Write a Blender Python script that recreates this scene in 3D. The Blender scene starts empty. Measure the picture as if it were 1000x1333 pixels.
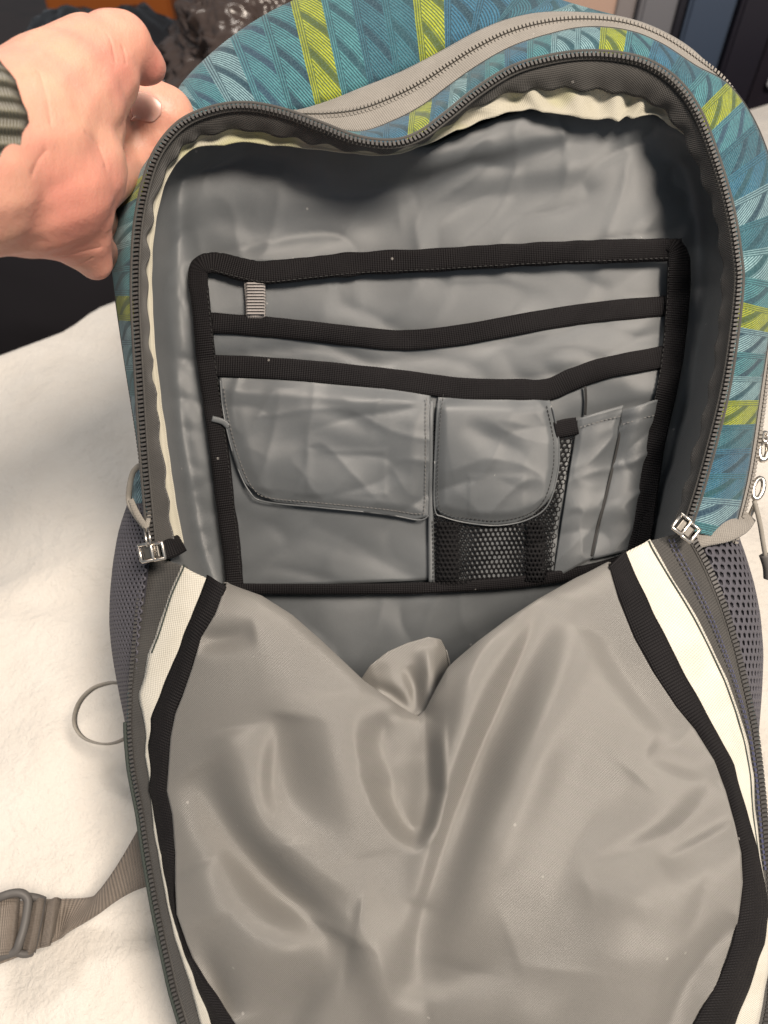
import bpy, bmesh, math, random
import numpy as np
from mathutils import Vector, noise
random.seed(7)

# ------------------------------------------------------------------ camera, world, lamps, exposure
scene = bpy.context.scene
COL = scene.collection
PITCH = math.radians(50.0)          # camera looks down 50 degrees; the bag leans back so that it faces the lens
CAM = Vector((0, 0, 0.50))
FPX = 26.0 / 36.0 * 1333.0
FWD = Vector((0, math.cos(PITCH), -math.sin(PITCH)))
UPV = Vector((0, math.sin(PITCH), math.cos(PITCH)))
cd = bpy.data.cameras.new('camera'); cam = bpy.data.objects.new('camera', cd); COL.objects.link(cam)
cam.location = CAM; cam.rotation_euler = (math.pi/2 - PITCH, 0, 0)
cd.lens = 26.0; cd.sensor_width = 36.0; cd.clip_start = 0.01; cd.clip_end = 60
cd.dof.use_dof = True; cd.dof.focus_distance = 0.39; cd.dof.aperture_fstop = 9.0
scene.camera = cam

w = bpy.data.worlds.new('World'); scene.world = w; w.use_nodes = True
bg = w.node_tree.nodes['Background']; bg.inputs[0].default_value = (0.84, 0.92, 1.0, 1); bg.inputs[1].default_value = 0.27

def lamp(name, loc, target, size, power, color, sizey=None):
    l = bpy.data.lights.new(name, 'AREA'); l.energy = power; l.color = color; l.size = size
    if sizey: l.shape = 'RECTANGLE'; l.size_y = sizey
    o = bpy.data.objects.new(name, l); COL.objects.link(o); o.location = loc
    o.rotation_euler = (Vector(target) - Vector(loc)).to_track_quat('-Z', 'Y').to_euler()
    return o
lamp('ceiling_lamp', (0.50, -0.22, 1.55), (0, 0.25, 0.1), 0.40, 46, (1.0, 0.87, 0.735))
lamp('room_lamp', (-0.60, 0.85, 1.85), (0, 0.25, 0.1), 0.40, 16, (1.0, 0.91, 0.82))
scene.view_settings.view_transform = 'Standard'; scene.view_settings.look = 'None'
scene.view_settings.gamma = 1.0; scene.view_settings.exposure = -0.15

# ------------------------------------------------------------------ helpers
def at(px, py, D):
    """photo pixel + distance along the view axis (metres) -> point in the room"""
    return CAM + D * (FWD + Vector((1, 0, 0)) * ((px - 500.0) / FPX) + UPV * ((666.5 - py) / FPX))
def ground(px, py, z=0.0):
    d = FWD + Vector((1, 0, 0)) * ((px - 500.0) / FPX) + UPV * ((666.5 - py) / FPX)
    return CAM + d * ((z - CAM.z) / d.z)
def sm(x, a, b):
    if a == b: return 1.0 if x > a else 0.0
    t = max(0.0, min(1.0, (x - a) / (b - a))); return t * t * (3 - 2 * t)
def lerp(a, b, t): return a + (b - a) * t
def interp(tab, x):
    if x <= tab[0][0]: return tab[0][1]
    for (a, va), (b, vb) in zip(tab, tab[1:]):
        if x <= b:
            return va + (vb - va) * (x - a) / (b - a)
    return tab[-1][1]
def smi(tab, x):            # smooth (monotone cubic-ish) table
    h = 12.0
    return (interp(tab, x - h) + 2 * interp(tab, x) + interp(tab, x + h)) / 4
def nz(x, y, z=0.0): return noise.noise(Vector((x, y, z)))
def cr(p, k):
    """Catmull-Rom through tuples, k samples per span"""
    n = len(p); out = []
    for i in range(n - 1):
        p0 = p[max(i-1, 0)]; p1 = p[i]; p2 = p[i+1]; p3 = p[min(i+2, n-1)]
        for j in range(k):
            t = j / k
            out.append(tuple(0.5*((2*b) + (-a+c)*t + (2*a-5*b+4*c-d)*t*t + (-a+3*b-3*c+d)*t**3) for a, b, c, d in zip(p0, p1, p2, p3)))
    out.append(tuple(p[-1])); return out
def resample(pts, step):
    """3-D Vectors -> evenly spaced (pos, tangent)"""
    L = [0.0]
    for a, b in zip(pts, pts[1:]): L.append(L[-1] + (b - a).length)
    n = max(2, int(L[-1] / step)); out = []; j = 0
    for i in range(n + 1):
        s = L[-1] * i / n
        while j < len(pts) - 2 and L[j+1] < s: j += 1
        d = L[j+1] - L[j]; t = (s - L[j]) / d if d > 1e-9 else 0
        out.append((pts[j].lerp(pts[j+1], t), (pts[j+1] - pts[j]).normalized()))
    return out
def polydist(px, py, poly):
    """distance to polyline, signed side, and fraction along it"""
    best = (1e9, 0, 0); n = len(poly) - 1
    for i in range(n):
        ax, ay = poly[i][:2]; bx, by = poly[i+1][:2]
        dx, dy = bx - ax, by - ay; l2 = dx*dx + dy*dy
        t = max(0, min(1, ((px-ax)*dx + (py-ay)*dy) / l2))
        qx, qy = ax + t*dx, ay + t*dy; d = math.hypot(px-qx, py-qy)
        if d < best[0]: best = (d, 1 if (dx*(py-ay) - dy*(px-ax)) > 0 else -1, (i + t) / n)
    return best
def inside(px, py, poly):
    c = False; n = len(poly); j = n - 1
    for i in range(n):
        xi, yi = poly[i]; xj, yj = poly[j]
        if (yi > py) != (yj > py) and px < (xj-xi)*(py-yi)/(yj-yi) + xi: c = not c
        j = i
    return c

def link(name, me, mat, parent=None, smooth=True):
    o = bpy.data.objects.new(name, me); COL.objects.link(o)
    if mat: me.materials.append(mat)
    if smooth:
        for p in me.polygons: p.use_smooth = True
    if parent: 
        o.parent = parent
        o.matrix_parent_inverse = PINV[parent.name] if parent.name in PINV else parent.matrix_world.inverted()
    return o
PINV = {}
def pydata(name, V, F, mat, parent=None, uv=None, smooth=True):
    me = bpy.data.meshes.new(name); me.from_pydata([tuple(v) for v in V], [], F); me.update()
    if uv:
        l = me.uv_layers.new(name='UVMap').data
        for p in me.polygons:
            for li in p.loop_indices: l[li].uv = uv[me.loops[li].vertex_index]
    return link(name, me, mat, parent, smooth)
def thing(name, label, cat, loc=(0, 0, 0), group=None):
    o = bpy.data.objects.new(name, None); COL.objects.link(o); o.location = loc
    o.empty_display_size = 0.03; o['label'] = label; o['category'] = cat
    if group: o['group'] = group
    from mathutils import Matrix
    PINV[o.name] = Matrix.Translation(-Vector(loc))
    return o
def sheet(name, fn, ns, nt, mat, parent, thick=0.0008, uvfn=None, off=1.0):
    """grid surface; fn(s,t) -> (px,py,D) ; thickness grows away from the lens"""
    V, UV, F = [], [], []
    for j in range(nt + 1):
        for i in range(ns + 1):
            s, t = i / ns, j / nt
            q = fn(s, t); V.append(at(*q))
            UV.append(uvfn(s, t) if uvfn else (q[0] * 0.42 / FPX, q[1] * 0.42 / FPX))
    for j in range(nt):
        for i in range(ns):
            a = j * (ns + 1) + i; F.append((a, a + ns + 1, a + ns + 2, a + 1))
    o = pydata(name, V, F, mat, parent, UV)
    if thick:
        m = o.modifiers.new('thick', 'SOLIDIFY'); m.thickness = thick; m.offset = -off
    return o
def loft(name, curves, mat, parent, thick=0.001, us=1.0, uoff=0.0, voff=0.0, sub=4):
    """curves: equal-length lists of (px,py,D); smooth across. UV in metres: u along, v across"""
    nc, n = len(curves), len(curves[0]); rows = []
    P = [[at(*q) for q in c] for c in curves]
    R = []
    for j in range(nc - 1):
        for k in range(sub):
            t = k / sub; row = []
            for i in range(n):
                p0, p1, p2, p3 = P[max(j-1, 0)][i], P[j][i], P[j+1][i], P[min(j+2, nc-1)][i]
                row.append(0.5*((2*p1) + (-p0+p2)*t + (2*p0-5*p1+4*p2-p3)*t*t + (-p0+3*p1-3*p2+p3)*t**3))
            R.append(row)
    R.append(P[-1])
    u = [0.0]
    mid = R[0]
    for a, b in zip(mid, mid[1:]): u.append(u[-1] + (b - a).length)
    vv = [[0.0] * n]
    for j in range(1, len(R)): vv.append([vv[-1][i] + (R[j][i] - R[j-1][i]).length for i in range(n)])
    V, UV, F = [], [], []
    for j, row in enumerate(R):
        for i, p in enumerate(row):
            V.append(p); UV.append((u[i] * us + uoff, vv[j][i] + voff))
    for j in range(len(R) - 1):
        for i in range(n - 1):
            a = j * n + i; F.append((a, a + 1, a + n + 1, a + n))
    o = pydata(name, V, F, mat, parent, UV)
    if thick:
        m = o.modifiers.new('thick', 'SOLIDIFY'); m.thickness = thick; m.offset = 0
    return o
PROF = [(-1, -0.55), (-0.93, 0.2), (-0.8, 0.5), (-0.4, 0.62), (0, 0.66), (0.4, 0.62), (0.8, 0.5), (0.93, 0.2), (1, -0.55)]
def ribbon(name, pts, mat, parent, dfn=None, thick=0.0014, k=10, wob=0.0, seed=0.0):
    """pts: (px,py,halfwidth_px[,D]); slab with rounded edges lying on depth dfn(px,py) or own D"""
    c = cr(pts, k); V, F, UV = [], [], []; np_ = len(PROF); L = 0.0; prev = None
    for i, q in enumerate(c):
        a, b = c[max(i-1, 0)], c[min(i+1, len(c)-1)]
        tx, ty = b[0]-a[0], b[1]-a[1]; l = math.hypot(tx, ty) or 1; nx, ny = -ty/l, tx/l
        hw = q[2] * (1 + wob * nz(i * 0.21, seed))
        if prev: L += math.hypot(q[0]-prev[0], q[1]-prev[1])
        prev = q
        sh = wob * 6 * nz(i * 0.13, seed + 5)
        for (a_, h_) in PROF:
            px, py = q[0] + nx*(hw*a_ + sh), q[1] + ny*(hw*a_ + sh)
            D = dfn(px, py) if dfn else q[3]
            D += 0.0006 * wob * 8 * nz(px * 0.03, py * 0.03, seed)
            V.append(at(px, py, D - (h_ + 0.3) * thick)); UV.append((L * 0.00042, a_ * hw * 0.00042))
    for i in range(len(c) - 1):
        for j in range(np_):
            a = i*np_ + j; b = i*np_ + (j+1) % np_
            F.append((a, b, b + np_, a + np_))
    F.append(tuple(range(np_))[::-1]); e = (len(c)-1)*np_; F.append(tuple(range(e, e+np_)))
    return pydata(name, V, F, mat, parent, UV)
def tube(name, pts, r, mat, parent, seg=8, closed=False, flat=1.0):
    """sweep a round (or flattened) section along 3-D points"""
    V, F = [], []; n = len(pts); up = -FWD
    for i, p in enumerate(pts):
        a, b = (pts[i-1] if (i or closed) else p), (pts[(i+1) % n] if (i < n-1 or closed) else p)
        t = (b - a).normalized(); x = t.cross(up)
        if x.length < 1e-4: x = t.cross(Vector((1, 0, 0)))
        x.normalize(); y = x.cross(t).normalized()
        rr = r[i] if isinstance(r, (list, tuple)) else r
        for k in range(seg):
            an = 2*math.pi*k/seg; V.append(p + x*rr*math.cos(an) + y*rr*flat*math.sin(an))
    for i in range(n if closed else n-1):
        for k in range(seg):
            a = i*seg + k; b = i*seg + (k+1) % seg; c = ((i+1) % n)*seg
            F.append((a, b, c + (k+1) % seg, c + k))
    if not closed: F.append(tuple(range(seg))[::-1]); F.append(tuple(range((n-1)*seg, n*seg)))
    return pydata(name, V, F, mat, parent)
def boxes(name, L, mat, parent, smooth=False):
    """L: list of (centre, axisx, axisy, axisz) half-vectors -> one mesh"""
    V, F = [], []
    for c, x, y, z in L:
        b = len(V)
        for sz in (-1, 1):
            for sx, sy in ((-1, -1), (1, -1), (1, 1), (-1, 1)): V.append(c + x*sx*(0.82 if sz > 0 else 1) + y*sy*(0.82 if sz > 0 else 1) + z*sz)
        F += [(b+3, b+2, b+1, b), (b+4, b+5, b+6, b+7)] + [(b+i, b+(i+1) % 4, b+4+(i+1) % 4, b+4+i) for i in range(4)]
    return pydata(name, V, F, mat, parent, smooth=smooth)
def bars(name, segs, r, mat, parent):
    """rounded rods joined into one mesh: segs = list of point lists"""
    V, F = [], []
    for pts in segs:
        up = -FWD; n = len(pts); base = len(V); seg = 8
        for i, p in enumerate(pts):
            a, b = (pts[i-1] if i else p), (pts[i+1] if i < n-1 else p)
            t = (b-a).normalized(); x = t.cross(up)
            if x.length < 1e-3: x = t.cross(Vector((1, 0, 0)))
            x.normalize(); y = x.cross(t).normalized()
            for k in range(seg):
                an = 2*math.pi*k/seg; V.append(p + x*r*math.cos(an) + y*r*math.sin(an))
        for i in range(n-1):
            for k in range(seg):
                a = base+i*seg+k; b = base+i*seg+(k+1) % seg; F.append((a, b, b+seg, a+seg))
        F.append(tuple(range(base, base+seg))[::-1]); F.append(tuple(range(base+(n-1)*seg, base+n*seg)))
    return pydata(name, V, F, mat, parent)
def teeth(name, pts, mat, parent, pitch=0.00225, half=0.0016, lift=0.0006, rows=1, gap=0.0):
    """coil zip teeth as small domed blocks along 3-D points"""
    L = []
    for i, (p, t) in enumerate(resample(pts, pitch)):
        out = -FWD; x = t.cross(out).normalized()
        for r in range(rows):
            c = p + out*lift + x*((r-(rows-1)/2)*gap)
            sk = 0.25 * t
            L.append((c, t*pitch*0.34, (x + sk*0.6).normalized()*half, out*0.0008))
    o = boxes(name, L, mat, parent); o['kind'] = 'stuff'; return o
def stitch(name, poly, dfn, matr, parent, step=0.0024, hl=0.0008, r=0.00022, k=10):
    pts = [at(x, y, dfn(x, y)) for x, y in cr(poly, k)]
    L = [(p - FWD*0.0002, t*hl, t.cross(FWD).normalized()*r, -FWD*r) for p, t in resample(pts, step)]
    o = boxes(name, L, matr, parent); o['kind'] = 'stuff'; return o
def honeycomb(name, fn, nu, nv, mat, parent, hole=0.72, thick=0.0005, keep=None):
    """netting: fn(u,v) in 0..1 -> (px,py,D). Every cell a six-sided ring of real strands"""
    V, F = [], []
    for j in range(nv):
        for i in range(nu):
            cx, cy = (i + 0.5 + (0.5 if j % 2 else 0)), (j + 0.5)
            if keep and not keep(cx / (nu+0.5), cy / nv): continue
            b = len(V); ok = True; ring = []
            for rr in (1.0, hole):
                for k in range(6):
                    an = math.pi/6 + k*math.pi/3
                    ux = (cx + rr*0.577*math.cos(an)) / (nu + 0.5); vy = (cy + rr*0.667*math.sin(an)) / nv
                    ring.append(at(*fn(max(0, min(1, ux)), max(0, min(1, vy)))))
            V += ring
            for k in range(6): F.append((b+k, b+(k+1) % 6, b+6+(k+1) % 6, b+6+k))
    o = pydata(name, V, F, mat, parent)
    o.modifiers.new('weld', 'WELD').merge_threshold = 0.00003
    m = o.modifiers.new('thick', 'SOLIDIFY'); m.thickness = thick
    o['kind'] = 'stuff'; return o

# ------------------------------------------------------------------ materials
def mat(name, color=(0.5, 0.5, 0.5), rough=0.6, spec=0.4, metal=0.0):
    m = bpy.data.materials.new(name); m.use_nodes = True
    b = m.node_tree.nodes['Principled BSDF']
    b.inputs['Base Color'].default_value = (*color, 1); b.inputs['Roughness'].default_value = rough
    b.inputs['Specular IOR Level'].default_value = spec; b.inputs['Metallic'].default_value = metal
    return m, m.node_tree, b
def N(nt, t, **kw):
    n = nt.nodes.new(t)
    for k, v in kw.items(): setattr(n, k, v)
    return n
def M(nt, op, a, b=None, c=None, clamp=False):
    n = nt.nodes.new('ShaderNodeMath'); n.operation = op; n.use_clamp = clamp
    for i, v in enumerate((a, b, c)):
        if v is None: continue
        if isinstance(v, (int, float)): n.inputs[i].default_value = v
        else: nt.links.new(v, n.inputs[i])
    return n.outputs[0]
def MIX(nt, f, a, b, mode='MIX'):
    n = nt.nodes.new('ShaderNodeMix'); n.data_type = 'RGBA'; n.blend_type = mode
    for sock, v in ((n.inputs[0], f), (n.inputs[6], a), (n.inputs[7], b)):
        if isinstance(v, (int, float)): sock.default_value = v
        elif isinstance(v, tuple): sock.default_value = (*v, 1)
        else: nt.links.new(v, sock)
    return n.outputs[2]
def noise_tex(nt, vec, scale, detail=3, rough=0.55):
    n = N(nt, 'ShaderNodeTexNoise'); n.inputs['Scale'].default_value = scale; n.inputs['Detail'].default_value = detail
    n.inputs['Roughness'].default_value = rough
    if vec is not None: nt.links.new(vec, n.inputs['Vector'])
    return n.outputs[0]
def bump(nt, b, h, strength, dist, chain=None):
    n = N(nt, 'ShaderNodeBump'); n.inputs['Strength'].default_value = strength; n.inputs['Distance'].default_value = dist
    nt.links.new(h, n.inputs['Height'])
    if chain is not None: nt.links.new(chain, n.inputs['Normal'])
    nt.links.new(n.outputs[0], b.inputs['Normal']); return n.outputs[0]
def uvxy(nt):
    u = N(nt, 'ShaderNodeUVMap'); s = N(nt, 'ShaderNodeSeparateXYZ'); nt.links.new(u.outputs[0], s.inputs[0])
    return u.outputs[0], s.outputs[0], s.outputs[1]

def weave_mat(name, color, color2, rough, spec, pitch, diag, strength, sheen=0.0, mottle=60, var=0.12, tw=.10):
    """woven cloth: twill or rib relief plus soft unevenness of the dye"""
    m, nt, b = mat(name, color, rough, spec)
    uv, x, y = uvxy(nt)
    k = 2 * math.pi / pitch
    a = M(nt, 'SINE', M(nt, 'MULTIPLY', M(nt, 'ADD', x, M(nt, 'MULTIPLY', y, diag)), k))
    c = M(nt, 'SINE', M(nt, 'MULTIPLY', M(nt, 'SUBTRACT', y, M(nt, 'MULTIPLY', x, diag * 0.5)), k * 1.31))
    h = M(nt, 'ADD', a, M(nt, 'MULTIPLY', c, 0.5))
    g = N(nt, 'ShaderNodeNewGeometry').outputs['Position']
    n1 = noise_tex(nt, g, mottle, 4); n2 = noise_tex(nt, g, 700, 2)
    f = M(nt, 'ADD', M(nt, 'MULTIPLY', n1, 0.75), M(nt, 'MULTIPLY', n2, 0.25))
    col = MIX(nt, M(nt, 'MULTIPLY_ADD', M(nt, 'SUBTRACT', f, 0.5), 2.2, 0.5, clamp=True), color, color2)
    col = MIX(nt, M(nt, 'MULTIPLY_ADD', h, tw, tw, clamp=True), col, tuple(min(1, v * 1.5) for v in color2))
    vs = N(nt, 'ShaderNodeTexVoronoi'); vs.inputs['Scale'].default_value = 75; nt.links.new(g, vs.inputs['Vector'])
    lint = M(nt, 'MULTIPLY', M(nt, 'LESS_THAN', vs.outputs['Distance'], .055), M(nt, 'GREATER_THAN', noise_tex(nt, g, 40, 2), .56))
    col = MIX(nt, M(nt, 'MULTIPLY', lint, .35), col, (.55, .53, .50))
    nt.links.new(col, b.inputs['Base Color'])
    c1 = bump(nt, b, h, strength, 0.0002)
    bump(nt, b, noise_tex(nt, g, 75, 2), 0.10, 0.0012, c1)
    if sheen: b.inputs['Sheen Weight'].default_value = sheen; b.inputs['Sheen Roughness'].default_value = 0.4
    return m

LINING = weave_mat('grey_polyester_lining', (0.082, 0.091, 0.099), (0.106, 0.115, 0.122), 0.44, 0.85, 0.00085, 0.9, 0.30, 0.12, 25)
FLAPLINING_LIT = weave_mat('lit_polyester_lining', (0.146, 0.140, 0.130), (0.174, 0.168, 0.157), 0.41, 0.95, 0.00110, 0.9, 0.5, 0.12, 25, tw=.20)  # same cloth as the inner lining; warm lamplight on the flap painted into its colour
BLACK = weave_mat('black_binding_tape', (0.0075, 0.007, 0.008), (0.012, 0.011, 0.012), 0.62, 0.14, 0.0013, 0.0, 0.8, 0.0)
TAPE = weave_mat('charcoal_zip_tape', (0.042, 0.041, 0.040), (0.070, 0.067, 0.063), 0.75, 0.3, 0.0012, 0.6, 0.7, 0.2)
GREYTAPE = weave_mat('grey_zip_tape', (0.20, 0.185, 0.165), (0.28, 0.262, 0.238), 0.7, 0.3, 0.0012, 0.5, 0.7, 0.2)
CREAM = weave_mat('cream_reverse_of_print', (0.38, 0.36, 0.285), (0.47, 0.45, 0.38), 0.8, 0.2, 0.0011, 0.8, 0.5, 0.2)
FACING = weave_mat('cream_facing_cloth', (0.52, 0.495, 0.42), (0.62, 0.60, 0.54), 0.75, 0.25, 0.0011, 0.8, 0.5, 0.2)
nt = CREAM.node_tree; b = nt.nodes['Principled BSDF']; old = b.inputs['Base Color'].links[0].from_socket
ghost = M(nt, 'MULTIPLY', M(nt, 'MULTIPLY_ADD', noise_tex(nt, N(nt, 'ShaderNodeNewGeometry').outputs['Position'], 34, 1), 6.0, -3.4, clamp=True), .6)
nt.links.new(MIX(nt, ghost, old, (.36, .37, .10)), b.inputs['Base Color'])
WEBBING = weave_mat('grey_brown_webbing', (0.14, 0.115, 0.095), (0.22, 0.185, 0.155), 0.65, 0.4, 0.0017, 0.0, 0.9, 0.1)
TAGWEB = weave_mat('grey_ribbed_webbing', (0.20, 0.185, 0.18), (0.32, 0.30, 0.29), 0.6, 0.4, 0.0017, 0.0, 1.0, 0.1)
NETBLACK = mat('black_netting', (0.004, 0.004, 0.005), 0.7, 0.2)[0]
NETGREY = mat('slate_netting', (0.085, 0.083, 0.10), 0.65, 0.35)[0]
TEETH = mat('dark_nylon_teeth', (0.060, 0.058, 0.057), 0.50, 0.30)[0]
TEETHGREY = mat('grey_nylon_teeth', (0.20, 0.185, 0.165), 0.45, 0.4)[0]
METAL = mat('worn_nickel', (0.66, 0.62, 0.57), 0.30, 0.5, 1.0)[0]
DARKMETAL = mat('tarnished_nickel', (.18, .17, .155), .38, .5, 1.0)[0]
PLASTIC = mat('grey_brown_plastic', (0.10, 0.094, 0.09), 0.55, 0.4)[0]
CORD = weave_mat('grey_cord', (0.20, 0.185, 0.16), (0.30, 0.28, 0.25), 0.7, 0.3, 0.001, 0.5, 0.6)
THREAD = mat('grey_thread', (0.16, 0.155, 0.15), 0.7, 0.3)[0]
THREADBLUE = mat('blue_thread', (0.07, 0.075, 0.14), 0.7, 0.3)[0]
FRAY = mat('teal_grey_fray', (.045, .055, .05), .8, .2)[0]
THREADBLACK = mat('dark_thread', (0.03, 0.03, 0.03), 0.7, 0.3)[0]

def print_mat(name, W, P, limes):
    """zigzag print: nested N strokes in columns; every mod-th column lime"""
    m, nt, b = mat(name, (0.05, 0.2, 0.25), 0.72, 0.3)
    uv, x, y = uvxy(nt)
    g = N(nt, 'ShaderNodeNewGeometry').outputs['Position']
    wob = M(nt, 'MULTIPLY', M(nt, 'SUBTRACT', noise_tex(nt, uv, 60, 2), 0.5), 0.0005)
    cx = M(nt, 'DIVIDE', M(nt, 'ADD', x, wob), W)
    col = M(nt, 'FLOOR', cx); fu = M(nt, 'FRACT', cx)
    wn = N(nt, 'ShaderNodeTexWhiteNoise', noise_dimensions='1D'); nt.links.new(col, wn.inputs['W']); rnd = wn.outputs[0]
    wn2 = N(nt, 'ShaderNodeTexWhiteNoise', noise_dimensions='1D'); nt.links.new(M(nt, 'ADD', col, 31.7), wn2.inputs['W']); rnd2 = wn2.outputs[0]
    fv = M(nt, 'FRACT', M(nt, 'ADD', M(nt, 'DIVIDE', M(nt, 'ADD', y, wob), P), M(nt, 'MULTIPLY', rnd, 0.8)))
    d = M(nt, 'SUBTRACT', M(nt, 'FRACT', M(nt, 'ADD', M(nt, 'ADD', fu, fv), 0.5)), 0.5)     # one slanting stroke per repeat: with the upright strokes it makes an N
    ad = M(nt, 'ABSOLUTE', d)
    lines = M(nt, 'MULTIPLY_ADD', M(nt, 'SINE', M(nt, 'MULTIPLY', d, 64.0)), 0.5, 0.5)
    lines = M(nt, 'MULTIPLY_ADD', lines, 1.6, -0.2, clamp=True)
    stroke = M(nt, 'SUBTRACT', 1.0, M(nt, 'MULTIPLY', M(nt, 'SUBTRACT', ad, 0.30), 9.0), clamp=True)
    edge = M(nt, 'LESS_THAN', fu, 0.24)
    stroke = M(nt, 'MULTIPLY', stroke, M(nt, 'SUBTRACT', 1.0, edge))
    elin = M(nt, 'MULTIPLY_ADD', M(nt, 'SINE', M(nt, 'MULTIPLY', fu, 78.0)), 0.6, 0.5, clamp=True)
    mask = M(nt, 'MAXIMUM', M(nt, 'MULTIPLY', stroke, M(nt, 'MULTIPLY_ADD', lines, 1.10, 0.05)), M(nt, 'MULTIPLY', edge, M(nt, 'MULTIPLY_ADD', elin, 0.75, 0.05)))
    mask = M(nt, 'MULTIPLY', mask, M(nt, 'MULTIPLY_ADD', noise_tex(nt, uv, 520, 4, .7), 2.0, -0.2, clamp=True))
    ramp = N(nt, 'ShaderNodeValToRGB'); ramp.color_ramp.interpolation = 'CONSTANT'
    E = ramp.color_ramp.elements; E[0].position = 0; E[0].color = (0.006, 0.038, 0.062, 1); E[1].position = 0.3; E[1].color = (0.008, 0.056, 0.076, 1)
    e = E.new(0.55); e.color = (0.008, 0.066, 0.080, 1); e = E.new(0.8); e.color = (0.014, 0.050, 0.088, 1)
    nt.links.new(rnd, ramp.inputs[0])
    ramp2 = N(nt, 'ShaderNodeValToRGB'); ramp2.color_ramp.interpolation = 'CONSTANT'
    E = ramp2.color_ramp.elements; E[0].position = 0; E[0].color = (0.075, 0.27, 0.29, 1); E[1].position = 0.35; E[1].color = (0.27, 0.44, 0.47, 1)
    e = E.new(0.6); e.color = (0.035, 0.155, 0.20, 1); e = E.new(0.85); e.color = (0.03, 0.155, 0.26, 1)
    nt.links.new(rnd2, ramp2.inputs[0])
    islime = 0.0
    for c_ in limes: islime = M(nt, 'ADD', islime, M(nt, 'COMPARE', col, float(c_), 0.3))
    base = MIX(nt, islime, ramp.outputs[0], (0.060, 0.090, 0.008))
    line = MIX(nt, islime, ramp2.outputs[0], (0.43, 0.47, 0.010))
    cl = MIX(nt, mask, base, line)
    cl = MIX(nt, M(nt, 'MULTIPLY', M(nt, 'MULTIPLY_ADD', noise_tex(nt, uv, 900, 3, 0.7), 2.4, -1.05, clamp=True), 0.4), cl, (0.20, 0.34, 0.38))
    cl = MIX(nt, M(nt, 'MULTIPLY_ADD', noise_tex(nt, uv, 90, 4), 1.3, -0.35, clamp=True), cl, MIX(nt, 1.0, cl, (0.45, 0.50, 0.58), 'MULTIPLY'))
    nt.links.new(cl, b.inputs['Base Color'])
    wx = M(nt, 'SINE', M(nt, 'MULTIPLY', x, 2*math.pi/0.0007)); wy = M(nt, 'SINE', M(nt, 'MULTIPLY', y, 2*math.pi/0.0007))
    c1 = bump(nt, b, M(nt, 'MULTIPLY', wx, wy), 0.4, 0.0002)
    bump(nt, b, mask, 0.5, 0.0004, c1)
    b.inputs['Sheen Weight'].default_value = 0.15
    return m
# ------------------------------------------------------------------ setting: floor and blanket
fm, nt, b = mat('dark_floor_boards', (0.05, 0.03, 0.022), 0.45, 0.4)
g = N(nt, 'ShaderNodeNewGeometry').outputs['Position']
nt.links.new(MIX(nt, noise_tex(nt, g, 9, 4), (0.030, 0.017, 0.012), (0.085, 0.045, 0.032)), b.inputs['Base Color'])
fl = pydata('floor', [(-4, -3, -0.5), (4, -3, -0.5), (4, 5, -0.5), (-4, 5, -0.5)], [(0, 1, 2, 3)], fm); fl['kind'] = 'structure'

bm_, nt, b = mat('white_fleece', (0.8, 0.78, 0.74), 0.95, 0.1)
g = N(nt, 'ShaderNodeNewGeometry').outputs['Position']
n1 = noise_tex(nt, g, 26, 4)
nt.links.new(MIX(nt, n1, (0.64, 0.595, 0.54), (0.74, 0.71, 0.665)), b.inputs['Base Color'])
c1 = bump(nt, b, noise_tex(nt, g, 210, 5, 0.7), 0.50, 0.0036)
c1 = bump(nt, b, noise_tex(nt, g, 900, 3, 0.7), 0.5, 0.0008, c1)
bump(nt, b, noise_tex(nt, g, 55, 3, 0.6), 0.40, 0.009, c1)
b.inputs['Sheen Weight'].default_value = 0.3
def blanket():
    far = [ground(*p) for p in ((-420, 560), (-200, 510), (0, 460), (60, 428), (130, 392), (300, 330), (600, 240), (900, 150), (1100, 112), (1400, 100))]
    ft = [(p.x, p.y) for p in far]; xs = [-0.75 + 1.75*i/150 for i in range(151)]
    V, F = [], []; nt_ = 190
    for j in range(nt_ + 1):
        for i, x in enumerate(xs):
            yf = smi([(a*1000, c) for a, c in ft], x*1000)
            t = j / nt_
            if t < 0.85:
                y = lerp(-0.35, yf, t/0.85); z = 0.0
            else:
                a = (t - 0.85)/0.15; y = yf + 0.03*math.sin(min(1, a*4)*math.pi/2); z = -0.42*max(0, a - 0.05) - 0.01*min(1, a*6)
            v = Vector((x*3.2, y*3.2, 0))
            zz = 0.010*(noise.noise(v*2.0) ) + 0.004*noise.noise(v*6.0 + Vector((3, 1, 0)))
            zz += 0.010*noise.noise(v*3.3 + Vector((8, 2, 0)))*sm(abs(x - 0.02), .16, .26); zz += 0.006*math.exp(-((y - 0.36 - 0.35*(x+0.25))/0.018)**2) + 0.005*math.exp(-((y - 0.30 + 0.10*(x+0.2))/0.014)**2)
            fade = sm(abs(x - 0.02), 0.10, 0.20)
            V.append((x, y + 0.02*noise.noise(Vector((x*5, 7, 0)))*(1 if t >= .85 else 0), z + zz*fade - 0.006))
    n = len(xs)
    for j in range(nt_):
        for i in range(n-1):
            a = j*n + i; F.append((a, a+1, a+n+1, a+n))
    o = pydata('blanket', V, F, bm_); o['label'] = 'creamy white fleece blanket spread under the open backpack'; o['category'] = 'blanket'
    m = o.modifiers.new('thick', 'SOLIDIFY'); m.thickness = 0.006; m.offset = -1
    return o
blanket()

# ------------------------------------------------------------------ backpack: body and opening
bag = thing('backpack', 'teal zigzag print backpack, unzipped to show its grey lining, lying on the white blanket', 'backpack', tuple(at(520, 1105, 0.47)))

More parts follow.
